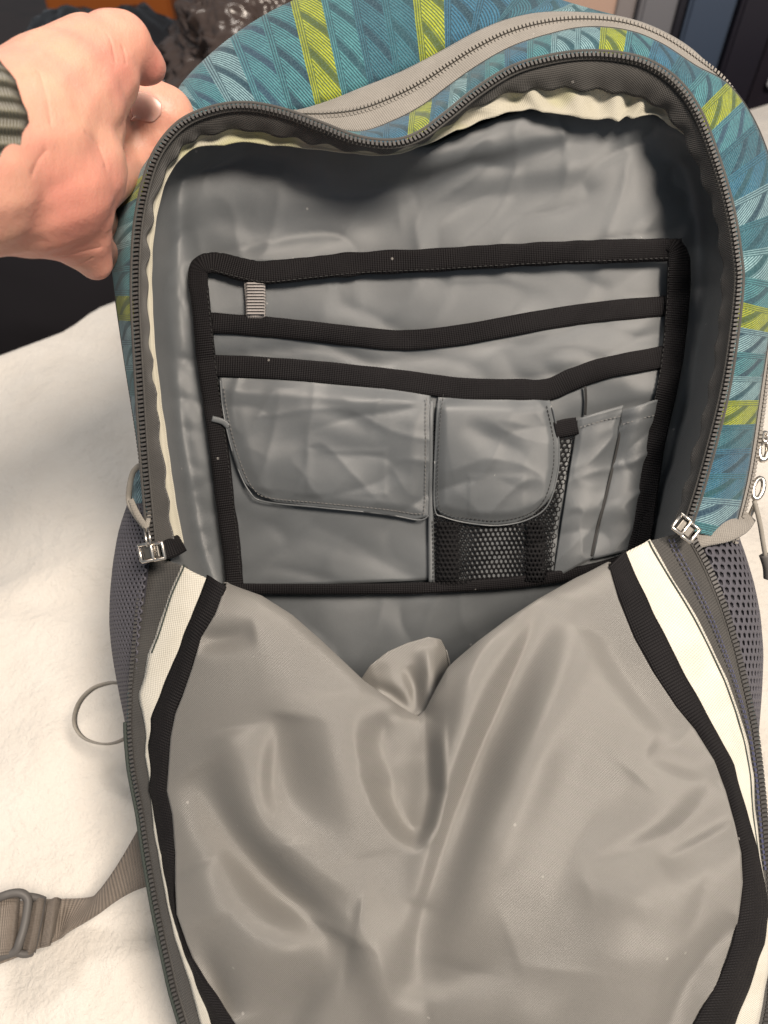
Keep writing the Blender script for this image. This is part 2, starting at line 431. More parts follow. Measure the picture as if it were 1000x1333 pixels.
K = 14
RIM = [(196,712,.376),(186,600,.374),(178,470,.372),(174,380,.371),(177,300,.370),(188,240,.370),(205,195,.370),(235,160,.371),(275,142,.372),(320,136,.372),
       (370,145,.371),(420,163,.369),(465,180,.368),(510,185,.368),(545,175,.369),(580,150,.371),(620,118,.373),(665,90,.375),(710,76,.376),(760,69,.377),
       (810,72,.377),(850,84,.376),(885,110,.375),(912,150,.374),(935,210,.373),(952,270,.372),(962,330,.372),(964,380,.372),(948,500,.373),(918,620,.375),(896,690,.376)]
O1 = [(192,715,.398),(183,600,.398),(163,470,.397),(150,380,.396),(143,312,.395),(156,262,.395),(181,224,.396),(232,166,.40),(280,146,.405),(325,142,.407),
      (375,152,.407),(427,166,.404),(470,172,.400),(512,158,.398),(550,138,.398),(585,112,.398),(622,86,.398),(665,62,.398),(712,46,.398),(762,36,.398),
      (815,40,.398),(860,57,.398),(905,86,.398),(950,112,.398),(986,166,.398),(1010,240,.398),(1018,320,.398),(1008,390,.398),(991,500,.398),(973,620,.398),(952,705,.398)]
O2 = [(194,716,.415),(190,600,.415),(172,470,.414),(160,380,.412),(155,312,.412),(165,266,.412),(190,228,.412),(234,162,.416),(282,150,.418),(330,150,.418),
      (378,146,.416),(425,133,.414),(470,115,.413),(515,97,.413),(550,80,.413),(585,61,.413),(620,42,.413),(660,26,.413),(705,17,.413),(760,17,.413),
      (815,24,.413),(864,42,.413),(908,71,.413),(940,112,.420),(968,172,.424),(992,242,.424),(1004,320,.420),(1006,390,.416),(999,500,.413),(981,620,.413),(958,706,.412)]
O3 = [(205,716,.45),(205,600,.45),(190,470,.45),(180,380,.45),(176,312,.45),(184,266,.448),(200,200,.446),(226,130,.445),(246,99,.446),(290,58,.447),
      (342,22,.447),(394,-4,.446),(440,-25,.446),(490,-40,.446),(536,-46,.446),(585,-42,.446),(640,-30,.446),(700,-10,.445),(738,4,.444),(770,15,.443),
      (812,28,.443),(855,50,.443),(895,80,.443),(930,118,.444),(960,172,.445),(984,240,.446),(994,320,.446),(992,390,.446),(980,500,.446),(962,620,.446),(940,706,.446)]
def shrink(c, f, D): return [(515 + (x-515)*f, 520 + (y-520)*f, D) for x, y, _ in c]
O4 = shrink(O3, 0.94, 0.478); O5 = shrink(O3, 0.78, 0.492); O6 = shrink(O3, 0.30, 0.495)
cR, c1_, c2_, c3_, c4_, c5_, c6_ = [cr(c, K) for c in (RIM, O1, O2, O3, O4, O5, O6)]
def arcs(c):
    P_ = [at(*q) for q in c]; L = [0.0]
    for a, b_ in zip(P_, P_[1:]): L.append(L[-1] + (b_ - a).length)
    return L
WR, WF = .0158, .0125
aR, aF = arcs(c2_), arcs(cR)
def nearest_u(c, L, px, py): return L[min(range(len(c)), key=lambda i_: math.hypot(c[i_][0]-px, c[i_][1]-py))]
u0 = nearest_u(c2_, aR, 428, 133); OFFR = (20.5*WR - u0) % WR; kR = int((u0 + OFFR)/WR)
PRINT_REAR = print_mat('zigzag_print_wide', WR, 0.034, [kR, int((nearest_u(c2_, aR, 560, 75) + OFFR)/WR)])
u0 = nearest_u(cR, aF, 545, 175); OFFF = (40.5*WF - u0) % WF
PRINT_FRONT = print_mat('zigzag_print_narrow', WF, 0.028, sorted({int((nearest_u(cR, aF, a_, b_) + OFFF)/WF) for a_, b_ in ((545,175),(795,70),(806,72),(914,153),(964,395),(940,535),(174,395),(186,245))}))
mid01 = [((a[0]+b_[0])/2, (a[1]+b_[1])/2 , (a[2]+b_[2])/2 - 0.006) for a, b_ in zip(cR, c1_)]
loft('front_body_band', [cR, mid01, c1_], PRINT_FRONT, bag, uoff=OFFF)
rz = loft('rear_zip_tape', [c1_, [((a[0]+b_[0])/2, (a[1]+b_[1])/2, (a[2]+b_[2])/2 - 0.002) for a, b_ in zip(c1_, c2_)], c2_], GREYTAPE, bag)
mid23 = [((a[0]+b_[0])/2, (a[1]+b_[1])/2, (a[2]+b_[2])/2 - 0.010) for a, b_ in zip(c2_, c3_)]
loft('rear_compartment', [c2_, mid23, c3_, c4_, c5_, c6_], PRINT_REAR, bag, uoff=OFFR)
zmid = [((a[0]+b_[0])/2, (a[1]+b_[1])/2, (a[2]+b_[2])/2 - 0.0028) for a, b_ in zip(c1_, c2_)]
teeth('rear_zip_teeth', [at(*q) for q in zmid], TEETHGREY, rz, pitch=0.0021, half=0.0011, lift=0.0004, rows=2, gap=0.0026)
# piping edge where printed cloth meets the rear zip
tube('seam_piping', [at(q[0], q[1], q[2]-0.0006) for q in c1_], 0.0007, THREADBLACK, rz, 6)

RIDGE = [(280,752),(294,760),(340,775),(380,800),(420,835),(455,868),(474,886),(510,912),(535,928),(545,932),(554,924),(568,896),(582,870),(592,860),(620,836),(660,806),(700,780),(750,752),(792,733),(800,730)]
# lower body, mostly behind the folded flap
def lower_body():
    rows = [(640,182,958),(700,178,955),(760,172,958),(830,170,962),(900,175,962),(980,185,955),(1050,205,935),(1095,250,890),(1112,320,820)]
    n = 48; V, F, UV = [], [], []
    for j, (y, xl_, xr_) in enumerate(cr(rows, 4)):
        cxx, hw = (xl_+xr_)/2, (xr_-xl_)/2
        k = sm(y, 1040, 1115); df = lerp(.372, .39, k); db = lerp(.490, .470, k)
        for i in range(n):
            an = 2*math.pi*i/n; ca, sa = math.cos(an), math.sin(an)
            ex = math.copysign(abs(ca)**0.45, ca); ey = math.copysign(abs(sa)**0.6, sa)
            D = (df+db)/2 - ey*(db-df)/2
            xx = cxx + ex*hw; yy = y
            if ey > -0.3:                       # front wall ends under the fold of the flap, so the opening stays open
                top = max(interp(RIDGE, xx + k3) for k3 in (-40, -20, 0, 20, 40)) + 45 if 300 < xx < 790 else 790
                k2 = sm(ey, -0.3, 0.5); yy = lerp(y, max(y, lerp(top, 1112, (y-640)/472.0)), k2)
            V.append(at(xx, yy, D)); UV.append((i*0.018, y*0.0004))
    m = len(V)//n
    for j in range(m-1):
        for i in range(n):
            a = j*n+i; b2 = j*n+(i+1) % n; F.append((a, b2, b2+n, a+n))
    F.append(tuple(range((m-1)*n, m*n)))
    o = pydata('lower_body', V, F, PRINT_FRONT, bag, UV)
    mm = o.modifiers.new('thick', 'SOLIDIFY'); mm.thickness = 0.001
lower_body()

# back lining: one sheet that also climbs the side and top gussets towards the rim
XL = [(120,226),(180,206),(240,196),(350,190),(470,192),(560,197),(640,208),(715,222),(800,250),(1000,300)]
XR = [(60,880),(120,900),(150,915),(210,934),(300,950),(380,954),(500,936),(600,912),(690,884),(800,860),(1000,820)]
YT = [(190,300),(200,262),(212,226),(232,196),(265,172),(310,158),(360,160),(420,178),(470,190),(520,192),(560,198),(600,180),(650,160),(700,145),(760,138),(820,142),(865,156),(900,182),(930,225),(950,300)]
def xl(y): return smi(XL, y)
def xr(y): return smi(XR, y)
def yt(x): return smi(YT, x)
BASE_D = [(60,.402),(180,.408),(250,.416),(330,.424),(500,.438),(770,.456),(900,.468),(1100,.48)]
FOLDGAIN = 1.0
def fold(px, py, poly, wd, amp, asym=1.0):
    d, side, f = polydist(px, py, poly)
    ww = wd if side > 0 else wd*asym
    return FOLDGAIN*amp*math.exp(-(d/ww)**2)*math.sin(math.pi*min(1, max(0.0, f)))**.8
def crease(px, py, seed, fx, fy, rot=0.0):
    c_, s_ = math.cos(rot), math.sin(rot); u, v = px*c_ + py*s_, -px*s_ + py*c_
    q = nz(u*fx + .6*nz(px*.006, py*.006, seed+9), v*fy, seed)
    return max(0.0, 1 - abs(q)*2.6)**2
def Dpanel(px, py):
    """flat of the back panel, no gusset"""
    return smi(BASE_D, py) + 0.006*(nz(px*0.006, py*0.009, 3.1)) * sm(py, 200, 300)
def Dback(px, py):
    D = Dpanel(px, py)
    l, r = xl(py), xr(py); e = min(px - l, r - px)
    D -= (D - .391)*(1 - sm(e, -6, 52))**1.5
    tt = py - yt(px)
    D -= max(0, (D - .398))*(1 - sm(tt, -10, 62))**1.6
    # soft wrinkles
    D += 0.0010*nz(px*0.012, py*0.016, 9.0) + .0013*crease(px, py, 2.0, .006, .014, -.25) - .0009*crease(px, py, 12.0, .016, .007, .5)
    D += fold(px, py, [(430,238),(560,215),(700,178),(800,165)], 14, -.0035, 2.2)
    D += fold(px, py, [(255,265),(330,300),(430,300),(520,285)], 22, .0040, 1.6)
    D += fold(px, py, [(540,250),(680,215),(830,205)], 26, -.0030, 1.5)
    D += fold(px, py, [(220,330),(235,480),(262,640)], 9, -.002)
    for i in range(9):           # short pulls running in from the left gusset
        yy = 330 + i*45
        D += fold(px, py, [(205+i*4, yy), (240+i*5, yy+14+6*math.sin(i*2.1))], 7, .0012*(0.3+0.7*math.sin(i*1.7)**2))
    return D
def back_fn(s, t):
    # columns hang from the top edge of the opening
    y0 = 0
    x = lerp(190, 950, s)
    top = yt(x); y = lerp(top - 8, 1010, t**1.0)
    l, r = xl(y), xr(y); x2 = lerp(l - 4, r + 4, s)
    w_ = sm(y, 140, 330); xx = lerp(x, x2, w_)
    return (xx, y, Dback(xx, y))
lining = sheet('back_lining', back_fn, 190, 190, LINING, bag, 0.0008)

# rim zip: tape, cream allowance, teeth, edge
def offset_in(c, wfn, dD):
    out = []; arc = 0.0
    for i, q in enumerate(c):
        if i: arc += math.hypot(q[0]-c[i-1][0], q[1]-c[i-1][1])
        a, b2 = c[max(i-3, 0)], c[min(i+3, len(c)-1)]
        tx, ty = b2[0]-a[0], b2[1]-a[1]; l = math.hypot(tx, ty) or 1
        nx, ny = -ty/l, tx/l              # curve runs left-bottom -> top -> right-bottom, inward = right-hand side
        wv = wfn(i/(len(c)-1), arc)
        out.append((q[0] + nx*wv, q[1] + ny*wv, q[2] + dD))
    return out
n_rim = len(cR)
WT = [(0,30),(.03,27),(.07,18),(.13,17),(.17,20),(.22,26),(.27,32),(.33,34),(.40,16),(.46,9),(.52,14),(.58,36),(.63,48),(.68,50),(.73,42),(.78,30),(.84,22),(.90,24),(1,20)]
WC = [(0,44),(.03,36),(.07,25),(.13,24),(.17,26),(.22,35),(.27,50),(.33,48),(.36,36),(.40,20),(.46,14),(.50,24),(.54,44),(.58,66),(.63,86),(.68,86),(.73,62),(.78,26),(.84,16),(.90,16),(1,14)]
cT = offset_in(cR, lambda f, i: interp(WT, f) + (2.2 + 2.2*nz(i*.011, 8))*math.sin(i*0.135 + 2.5*nz(i*.009, 4)) + 2.0*nz(i*.03, 6), 0.010)
cC = offset_in(cR, lambda f, i: interp(WC, f) + (7*nz(i*0.03, 3) if f > .5 else 1.5*nz(i*.03, 3)), 0.0150)
cT0 = offset_in(cR, lambda f, i: interp(WT, f)*0.5, 0.0035)
rim = loft('opening_zip_tape', [cR, cT0, cT], TAPE, bag, 0.0009)
cTb = offset_in(cR, lambda f, i: interp(WT, f)*0.8, 0.0105)
cTm = [((a[0]+b2[0])/2, (a[1]+b2[1])/2, (a[2]+b2[2])/2 + 0.002 + 0.0022*math.sin(i*0.33)*(1 if i > n_rim*.5 else 0)) for i, (a, b2) in enumerate(zip(cTb, cC))]
loft('cream_seam_allowance', [cTb, cTm, cC], CREAM, bag, 0.0007)
teeth('zip_teeth', [at(q[0], q[1], q[2]-0.0012) for q in offset_in(cR, lambda f, i: 3.0, 0)], TEETH, rim, pitch=0.00215, half=0.0014, lift=0.0004, rows=1)
tube('zip_edge_cord', [at(q[0], q[1], q[2]-0.0012) for q in offset_in(cR, lambda f, i: 7.5, 0.0012)], 0.0007, TAPE, rim, 6)
tube('zip_edge_piping', [at(q[0], q[1], q[2]-0.0004) for q in offset_in(cR, lambda f, i: -2.5, 0.0006)], 0.0010, TAPE, rim, 6)

# ------------------------------------------------------------------ organiser sewn to the back lining
def Dorg(px, py, off=0.0):
    return Dback(px, py) - off
org = sheet('organizer_panel', lambda s, t: (lambda y: (lerp(interp([(330,252),(560,284),(766,306)], y), interp([(330,884),(488,868),(582,848),(720,822),(766,812)], y), s), y,
      Dorg(lerp(interp([(330,252),(560,284),(766,306)], y), interp([(330,884),(488,868),(582,848),(720,822),(766,812)], y), s), y, .0028)))(lerp(338, lerp(768, 748, s), t)), 90, 70, LINING, bag, 0.0006)
def edgeL(y): return interp([(330,256),(400,262),(480,270),(560,282),(650,294),(766,306)], y)
def edgeR(y): return interp([(330,883),(400,878),(488,870),(582,850),(676,836),(766,814)], y)
T1 = [(268,420),(340,425),(400,431),(470,439),(530,443),(600,436),(700,418),(780,406),(872,398)]
T2 = [(272,476),(360,480),(450,488),(530,497),(600,506),(680,508),(715,507),(745,494),(790,479),(868,464)]
def pocket_sheet(name, top, off, sag):
    tops = [(a, b2) for a, b2 in top]
    def fn(s, t):
        x0 = lerp(268, 868, s); y0 = smi(tops, x0); y1 = lerp(766, 744, s)
        y = lerp(y0 - 4, y1, t); x = lerp(edgeL(y), edgeR(y), s)
        puff = sag*math.sin(math.pi*s)*math.exp(-((t-0.05)/0.5)**2)
        wr = 0.0008*nz(x*0.012, y*0.02, off*900) + .0010*crease(x, y, off*700, .008, .02, .3)
        return (x, y, Dorg(x, y, off + puff) + wr)
    return sheet(name, fn, 90, 56, LINING, bag, 0.0006)
pk1 = pocket_sheet('slip_pocket', T1, .0045, .004)
pk2 = pocket_sheet('slip_pocket', T2, .0065, .007)
def Dp2(px, py):
    s = (px-268)/600.0
    t = max(0, (py - smi(T2, px)))/260.0
    return Dorg(px, py, .0065 + .007*math.sin(math.pi*max(0, min(1, s)))*math.exp(-((t-0.05)/0.5)**2))
def Dp1(px, py):
    s = (px-268)/600.0; t = max(0, (py - smi(T1, px)))/330.0
    return Dorg(px, py, .0045 + .004*math.sin(math.pi*max(0, min(1, s)))*math.exp(-((t-0.05)/0.5)**2))
ribbon('pocket_binding', [(x, y, 13.5) for x, y in T1], BLACK, pk1, lambda x, y: Dp1(x, y) - .0008, .0016, 12, .05, 1)
ribbon('pocket_binding', [(x, y, 14.5) for x, y in T2], BLACK, pk2, lambda x, y: Dp2(x, y) - .0016, .0016, 12, .05, 2)
ribbon('frame_binding', [(306,772,12),(302,720,12),(293,650,12.5),(282,560,12.5),(270,480,12.5),(262,400,12.5),(258,365,13),(260,348,13),(274,342,13.5),(290,344,14.5),(315,351,15),(345,355,15.5),(400,350,15.5),(470,343,15.5),(560,339,15.5),(640,334,15.5),(720,330,15.5),(800,327,15.5),(888,325,15)], BLACK, org, lambda x, y: Dorg(x, y, .0085), .0018, 14, .10, 3)
ribbon('frame_binding', [(872,318,9),(880,325,13),(884,345,15),(882,400,15.5),(872,488,14),(852,582,13.5),(838,676,13.5),(824,740,13.5)], BLACK, org, lambda x, y: Dorg(x, y, .0095), .0018, 12, .05, 5)
ribbon('frame_binding', [(296,766,7),(400,767,7),(520,766,7.5),(600,763,7.5),(680,757,8),(760,744,8),(826,726,8)], BLACK, org, lambda x, y: Dorg(x, y, .0090), .0018, 12, .05, 6)
for poly in ([(276,351),(300,358),(345,367),(400,362),(470,355),(560,351),(640,346),(720,342),(800,339),(868,336)], [(270,380),(280,470),(292,560),(303,650),(313,745)], [(870,350),(868,400),(860,480),(840,582),(826,676),(814,735)]):
    stitch('binding_stitching', poly, lambda x, y: Dorg(x, y, .0105), THREADBLACK, org, .0030, .0009, .0002)
ribbon('webbing_tag', [(331,362,14,.409),(332,380,14,.4085),(333,398,13.5,.409),(333,414,13,.411)], TAGWEB, org, lambda x, y: Dorg(x, y, .0065), .0018, 6)
tagrib = [(at(332 + 0.6, 369 + i*3.9, Dorg(332, 369+i*3.9, .0092)), Vector((0.0054, 0, 0)), UPV*0.00055, -FWD*0.0005) for i in range(11)]
boxes('webbing_rib', tagrib, TAGWEB, org)
# pocket flaps
def flap_pocket(name, left, right, ytop, ybot, off, emb, seed):
    """left/right: x tables by fraction; bottom outline by s"""
    def fn(s, t):
        x0 = lerp(left[0][1], right[0][1], s); yb = interp(ybot, s); ya = interp(ytop, s)
        y = lerp(ya, yb, t); x = lerp(interp(left, y), interp(right, y), s)
        edge = min(s, 1-s, 1-t)
        o = .0004 + (off + 0.0022*sm(edge, 0, .10))*sm(t, .04, .20) + .0016*math.sin(math.pi*t)*math.sin(math.pi*s)
        (ex0, ey0, ex1, ey1) = emb
        ee = min(x-ex0, ex1-x, y-ey0, ey1-y); o += 0.0004*math.exp(-(ee/4)**2) + .0003*sm(ee, 0, 6)
        o += 0.0012*nz(x*.011, y*.016, seed) + .0007*crease(x, y, seed+4, .010, .020, .35)
        o -= fold(x, y, [(ex0-10, ey0-70), (ex1+5, ey0-25)], 15, .0016)
        return (x, y, Dp2(x, y) - o)
    return sheet(name, fn, 90, 64, LINING, bag, 0.0011)
fl1 = flap_pocket('pocket_flap', [(490,286),(530,289),(570,297),(610,309),(640,323),(675,340)], [(490,561),(600,560),(675,558)], [(0,478),(.3,482),(1,494)],
            [(0,628),(.05,643),(.12,653),(.3,659),(.5,664),(.75,671),(.92,677),(1,672)], .0035, (402,588,500,642), 21)
fl2 = flap_pocket('pocket_flap', [(490,573),(540,568),(600,565),(690,566)], [(490,706),(530,719),(570,728),(610,728),(650,719),(690,708)], [(0,500),(1,505)],
            [(0,660),(.06,670),(.18,677),(.35,682),(.55,684),(.72,681),(.86,671),(.95,656),(1,640)], .0042, (613,622,680,668), 33)
fd = lambda o: (lambda x, y: Dp2(x, y) - o)
stitch('stitching', [(292,505),(295,530),(303,568),(315,607),(330,636),(350,648),(420,655),(500,663),(545,669),(553,660),(554,600),(555,520)], fd(.0058), THREAD, fl1)
stitch('stitching', [(577,515),(572,560),(570,650),(582,668),(612,675),(650,678),(688,669),(709,650),(720,610),(720,570),(712,530)], fd(.0066), THREADBLACK, fl2)
tube('turned_edge', [at(x, y, Dp2(x, y) - .0045) for x, y in cr([(287,495),(290,530),(298,570),(310,610),(325,640),(345,653),(420,661),(500,669),(545,677),(558,671)], 8)], .00045, LINING, fl1, 6)
tube('turned_edge', [at(x, y, Dp2(x, y) - .0055) for x, y in cr([(566,600),(566,662),(578,673),(610,681),(650,684),(688,676),(714,656),(727,610),(727,570),(719,530)], 8)], .00045, LINING, fl2, 6)
ribbon('side_loop', [(276,545,4),(290,549,4),(298,556,4)], LINING, fl1, fd(.004), .0012, 6)
# netting pocket behind the right flap
def net_fn(u, v):
    y = lerp(548, 762, v); x0 = 563; x1 = interp([(548,752),(600,742),(660,730),(720,722),(762,720)], y)
    x = lerp(x0, x1, u); return (x, y - 8*u*v, Dp2(x, y) - .0030 - .0012*math.sin(u*9))
net = honeycomb('netting_pocket', net_fn, 25, 35, NETBLACK, bag, .68, .0005)
sheet('net_backing', lambda s, t: (lambda x, y: (x, y, Dp2(x, y) - .0012))(lerp(564, 722, s), lerp(620, 762 - 10*s, t)), 20, 12, LINING, net, 0)
for xa, xb in ((568, 600), (684, 712)):
    honeycomb('netting_fold', (lambda xa, xb: (lambda u, v: (lambda x, y: (x, y, Dp2(x, y) - .0042 - .001*math.sin(u*3.1)))(lerp(xa, xb, u), lerp(679, 757, v))))(xa, xb), 5, 13, NETBLACK, net, .52, .0005)
ribbon('netting_hem', [(723,560,11),(737,557,12),(752,554,11)], BLACK, net, fd(.0048), .0014, 6)
ribbon('seam_binding', [(562,522,3),(561,580,3),(561,680,3.5),(562,758,4)], LINING, pk2, fd(.0030), .0013, 10)
stitch('seam_stitching', [(563,680),(564,720),(564,756)], fd(.0048), THREADBLACK, pk2)
# pen sleeves at the right
def sleeve(name, top, botl, botr, off, seed):
    (xa, ya), (xb, yb) = top
    def fn(s, t):
        x = lerp(lerp(xa, xb, s), lerp(botl[0], botr[0], s), t); y = lerp(lerp(ya, yb, s), lerp(botl[1], botr[1], s), t)
        o = off + .0045*math.sin(math.pi*s)*(1-.5*t) + .0007*nz(x*.02, y*.03, seed) + .0012*crease(x, y, seed, .012, .022, -.3) - .0006*sm(t, .03, .08) + .0005
        return (x, y, Dp2(x, y) - o)
    return sheet(name, fn, 36, 60, LINING, bag, 0.0009)
sl1 = sleeve('pen_sleeve', ((752,545),(812,528)), (720,754), (772,726), .0025, 51)
sl2 = sleeve('pen_sleeve', ((810,534),(858,520)), (772,728), (822,716), .0025, 57)
stitch('hem_stitching', [(756,556),(780,549),(806,542)], fd(.0070), THREAD, sl1)
stitch('hem_stitching', [(812,552),(832,546),(850,541)], fd(.0070), THREAD, sl2)
ribbon('divider_seam', [(762,503,1.6),(763,520,1.6),(762,540,1.6)], THREADBLACK, pk2, fd(.0022), .0006, 6)
ribbon('divider_seam', [(812,534,1.8),(806,570,1.6),(795,620,1.8),(783,668,2.2),(777,690,1.6),(770,724,1.6)], THREADBLACK, pk2, fd(.0032), .0008, 8)

# ------------------------------------------------------------------ front flap, folded forward with its lining outwards
NL = [(755,298),(762,294),(800,280),(830,262),(870,250),(905,238),(930,228),(960,222),(1000,219),(1030,217),(1060,224),(1110,228),(1150,228),(1190,230),(1230,244),(1250,252),(1290,275),(1340,312),(1400,350)]
NR = [(725,790),(735,792),(780,805),(830,825),(875,850),(920,880),(950,905),(990,930),(1030,945),(1070,956),(1110,965),(1150,967),(1190,962),(1230,955),(1270,940),(1333,905),(1400,870)]
GX0, GY0, GS, GW, GH = 160, 690, 2.0, 440, 372
def flap_raster():
    X, Y = np.meshgrid(GX0 + GS*np.arange(GW), GY0 + GS*np.arange(GH))
    ys = np.array([smi([(700,.372),(780,.362),(900,.354),(1100,.343),(1250,.338),(1400,.342)], y) for y in Y[:, 0]])
    D = np.repeat(ys[:, None], GW, 1)
    D += 0.012*(2*(X - 235)/720.0 - 1)**4
    def fd_(poly, wd, amp, asym=1.0):
        P_ = np.array(cr(poly, 8)); n = len(P_) - 1
        best = np.full(X.shape, 1e9); side = np.zeros(X.shape); fr = np.zeros(X.shape)
        for i in range(n):
            a, b2 = P_[i], P_[i+1]; d = b2 - a
            t = np.clip(((X-a[0])*d[0] + (Y-a[1])*d[1])/(d @ d + 1e-9), 0, 1)
            q = np.hypot(X - a[0] - t*d[0], Y - a[1] - t*d[1]); m = q < best
            best = np.where(m, q, best); side = np.where(m, np.sign(d[0]*(Y-a[1]) - d[1]*(X-a[0])), side); fr = np.where(m, (i+t)/n, fr)
        sg = best*side                                    # signed distance: >0 lies below/left of the direction of travel
        w_ = np.where(sg > 0, wd, wd*asym)
        return amp*np.exp(-(best/w_)**2)*np.sin(np.pi*np.clip(fr, 0, 1))**.7
    def blob(cx, cy, rx, ry, amp): return amp*np.exp(-((X-cx)/rx)**2 - ((Y-cy)/ry)**2)
    D += blob(720, 900, 190, 190, -.008) + blob(360, 890, 110, 150, -.007) + blob(790, 1180, 170, 120, -.006) + blob(520, 1330, 60, 130, .004)
    # left half: shoulder, hollow, lower roll
    D0_ = D.copy()
    D += fd_([(255,1000),(320,1100),(385,1165),(470,1185)], 34, .0120, 1.0)
    D += fd_([(300,950),(322,1050),(372,1118),(440,1178),(485,1250),(530,1380)], 26, -.0110, 1.7)
    D += fd_([(250,1130),(300,1215),(380,1240),(450,1250)], 42, -.0070, 1.2)
    D += fd_([(372,930),(362,1000),(362,1100)], 20, .0060, 1.8)
    D += fd_([(430,900),(440,1000),(470,1120)], 36, -.0040, 1.2)
    D += fd_([(330,1400),(385,1310),(440,1235),(450,1220)], 26, .0080, 1.4)
    D += fd_([(262,1200),(280,1260),(300,1330)], 24, .0070, 1.3)
    D += fd_([(255,832),(285,832),(330,824)], 14, .0045)
    # right half: long diagonal trough and its banks
    D += fd_([(712,770),(694,830),(655,915),(612,1010),(575,1120),(528,1290)], 17, .0085, 2.0)
    D += fd_([(650,800),(615,890),(592,980),(575,1060),(545,1180)], 22, -.0055, 1.2)
    D += fd_([(760,820),(725,920),(672,1030),(625,1150),(600,1260)], 40, -.0065, 1.0)
    D += fd_([(830,1010),(770,1080),(735,1160),(720,1260)], 46, .0040, 1.3)
    D += fd_([(765,785),(800,850),(845,915),(890,955)], 20, .0040, 1.8)
    D += fd_([(935,1020),(890,1075),(830,1108),(760,1130)], 17, .0036, 2.2)
    D += fd_([(960,1072),(915,1100),(862,1125)], 12, .0030, 1.8)
    D += fd_([(845,975),(890,995),(935,1005)], 14, .0026, 1.6)
    D += fd_([(745,1120),(820,1155),(905,1185)], 34, -.0034, 1.5)
    D += fd_([(960,1195),(915,1245),(885,1290),(850,1390)], 14, .0060, 2.4)
    D += fd_([(505,1290),(585,1272),(670,1240)], 22, .0030, 2.0)
    D += fd_([(560,1330),(650,1315),(720,1345)], 32, -.0030, 1.4)
    D = D0_ + (D - D0_)*1.3
    # thin-cloth unevenness
    NZ = np.array([[.0032*nz(x*.0070, y*.0055, 4.4) + .0008*nz(x*.017, y*.012, 2.2) + .0002*nz(x*.04 + y*.012, y*.03, 6.1) for x in X[0]] for y in Y[:, 0]])
    D += NZ
    for _ in range(6):                                      # relax the cloth
        D[1:-1, 1:-1] = (D[1:-1, 1:-1]*4 + D[:-2, 1:-1] + D[2:, 1:-1] + D[1:-1, :-2] + D[1:-1, 2:])/8
    # drooping hollow under the notch
    S = lambda v, a, b2: (lambda t: t*t*(3-2*t))(np.clip((v-a)/(b2-a), 0, 1))
    xl_ = np.interp(Y, [880,940,1000,1050,1090,1114], [480,470,474,488,512,540]); xr_ = np.interp(Y, [860,930,960,1030,1080,1114], [584,574,573,578,567,546])
    cav = .0150*S(X, xl_-14, xl_+34)*(1 - S(X, xr_-20, xr_+7))*S(Y, 905, 985)*(1 - S(Y, 1075 + .02*(X-540)**2*-1, 1116 - .012*(X-540)**2))
    D += cav
    D += -fd_([(548,930),(528,965),(500,990),(482,1012)], 24, .0060, 1.3)*(cav > 0)
    D += -fd_([(552,930),(556,985),(548,1060),(541,1100)], 19, .0040, 1.2)*(cav > 0)
    D += blob(546, 936, 34, 30, .0060) + blob(527, 925, 12, 9, .003)
    for _ in range(5):
        D[1:-1, 1:-1] = (D[1:-1, 1:-1]*4 + D[:-2, 1:-1] + D[2:, 1:-1] + D[1:-1, :-2] + D[1:-1, 2:])/8
    return D
FR = flap_raster()
def Dflap(px, py):
    u = min(max((px - GX0)/GS, 0), GW - 1.001); v = min(max((py - GY0)/GS, 0), GH - 1.001)
    i, j = int(u), int(v); a, b2 = u - i, v - j
    return float(FR[j, i]*(1-a)*(1-b2) + FR[j, i+1]*a*(1-b2) + FR[j+1, i]*(1-a)*b2 + FR[j+1, i+1]*a*b2)
def flap_fn(s, t):
    x0 = lerp(290, 796, s); yr = interp(RIDGE, x0)
    if t < 0.10:                                            # tucks over the fold and down inside the bag
        a = (0.10 - t)/0.10; y = yr + 75*a*a + 4*a; x = lerp(x0, 540, .10*a); return (x, y, Dflap(x0, yr) + .004 + .034*a**0.7)
    tt = (t - 0.10)/0.90
    y = lerp(yr, 1395, tt); l, r = interp(NL, y), interp(NR, y)
    x = lerp(lerp(l, r, s), x0, (1 - sm(tt, .35, .85)) * sm(min(s, 1-s), 0, .35))
    d = Dflap(x, y) + .006*math.exp(-tt*38)
    return (x, y, d)
flap = sheet('front_flap', flap_fn, 280, 300, FLAPLINING_LIT, bag, 0.0009)
def tongue_fn(s, t):
    x0 = lerp(452, 596, s); top = interp([(452,900),(470,884),(482,866),(505,848),(530,837),(558,829),(574,832),(582,848),(590,880),(596,900)], x0)
    if t < .2:
        a = (.2 - t)/.2; return (x0, top + 46*a*a, .381 + .022*a**.7)
    tt = (t - .2)/.8; y = lerp(top, 985, tt); x = lerp(x0, lerp(505, 585, s), tt)
    D = lerp(.380, .3705, sm(tt, 0, .6)) + .0022*nz(x*.03, y*.03, 3.3)
    D += fold(x, y, [(556,842),(560,880),(548,935)], 11, -.0060, 1.4) + fold(x, y, [(528,868),(540,895),(545,930)], 8, .0060, 1.3) + fold(x, y, [(478,890),(510,905),(540,930)], 9, .004)
    D += .010*sm(abs(2*s-1), .55, 1.0)
    return (x, y, D)
sheet('lining_fold', tongue_fn, 60, 60, FLAPLINING_LIT, flap, .0008)
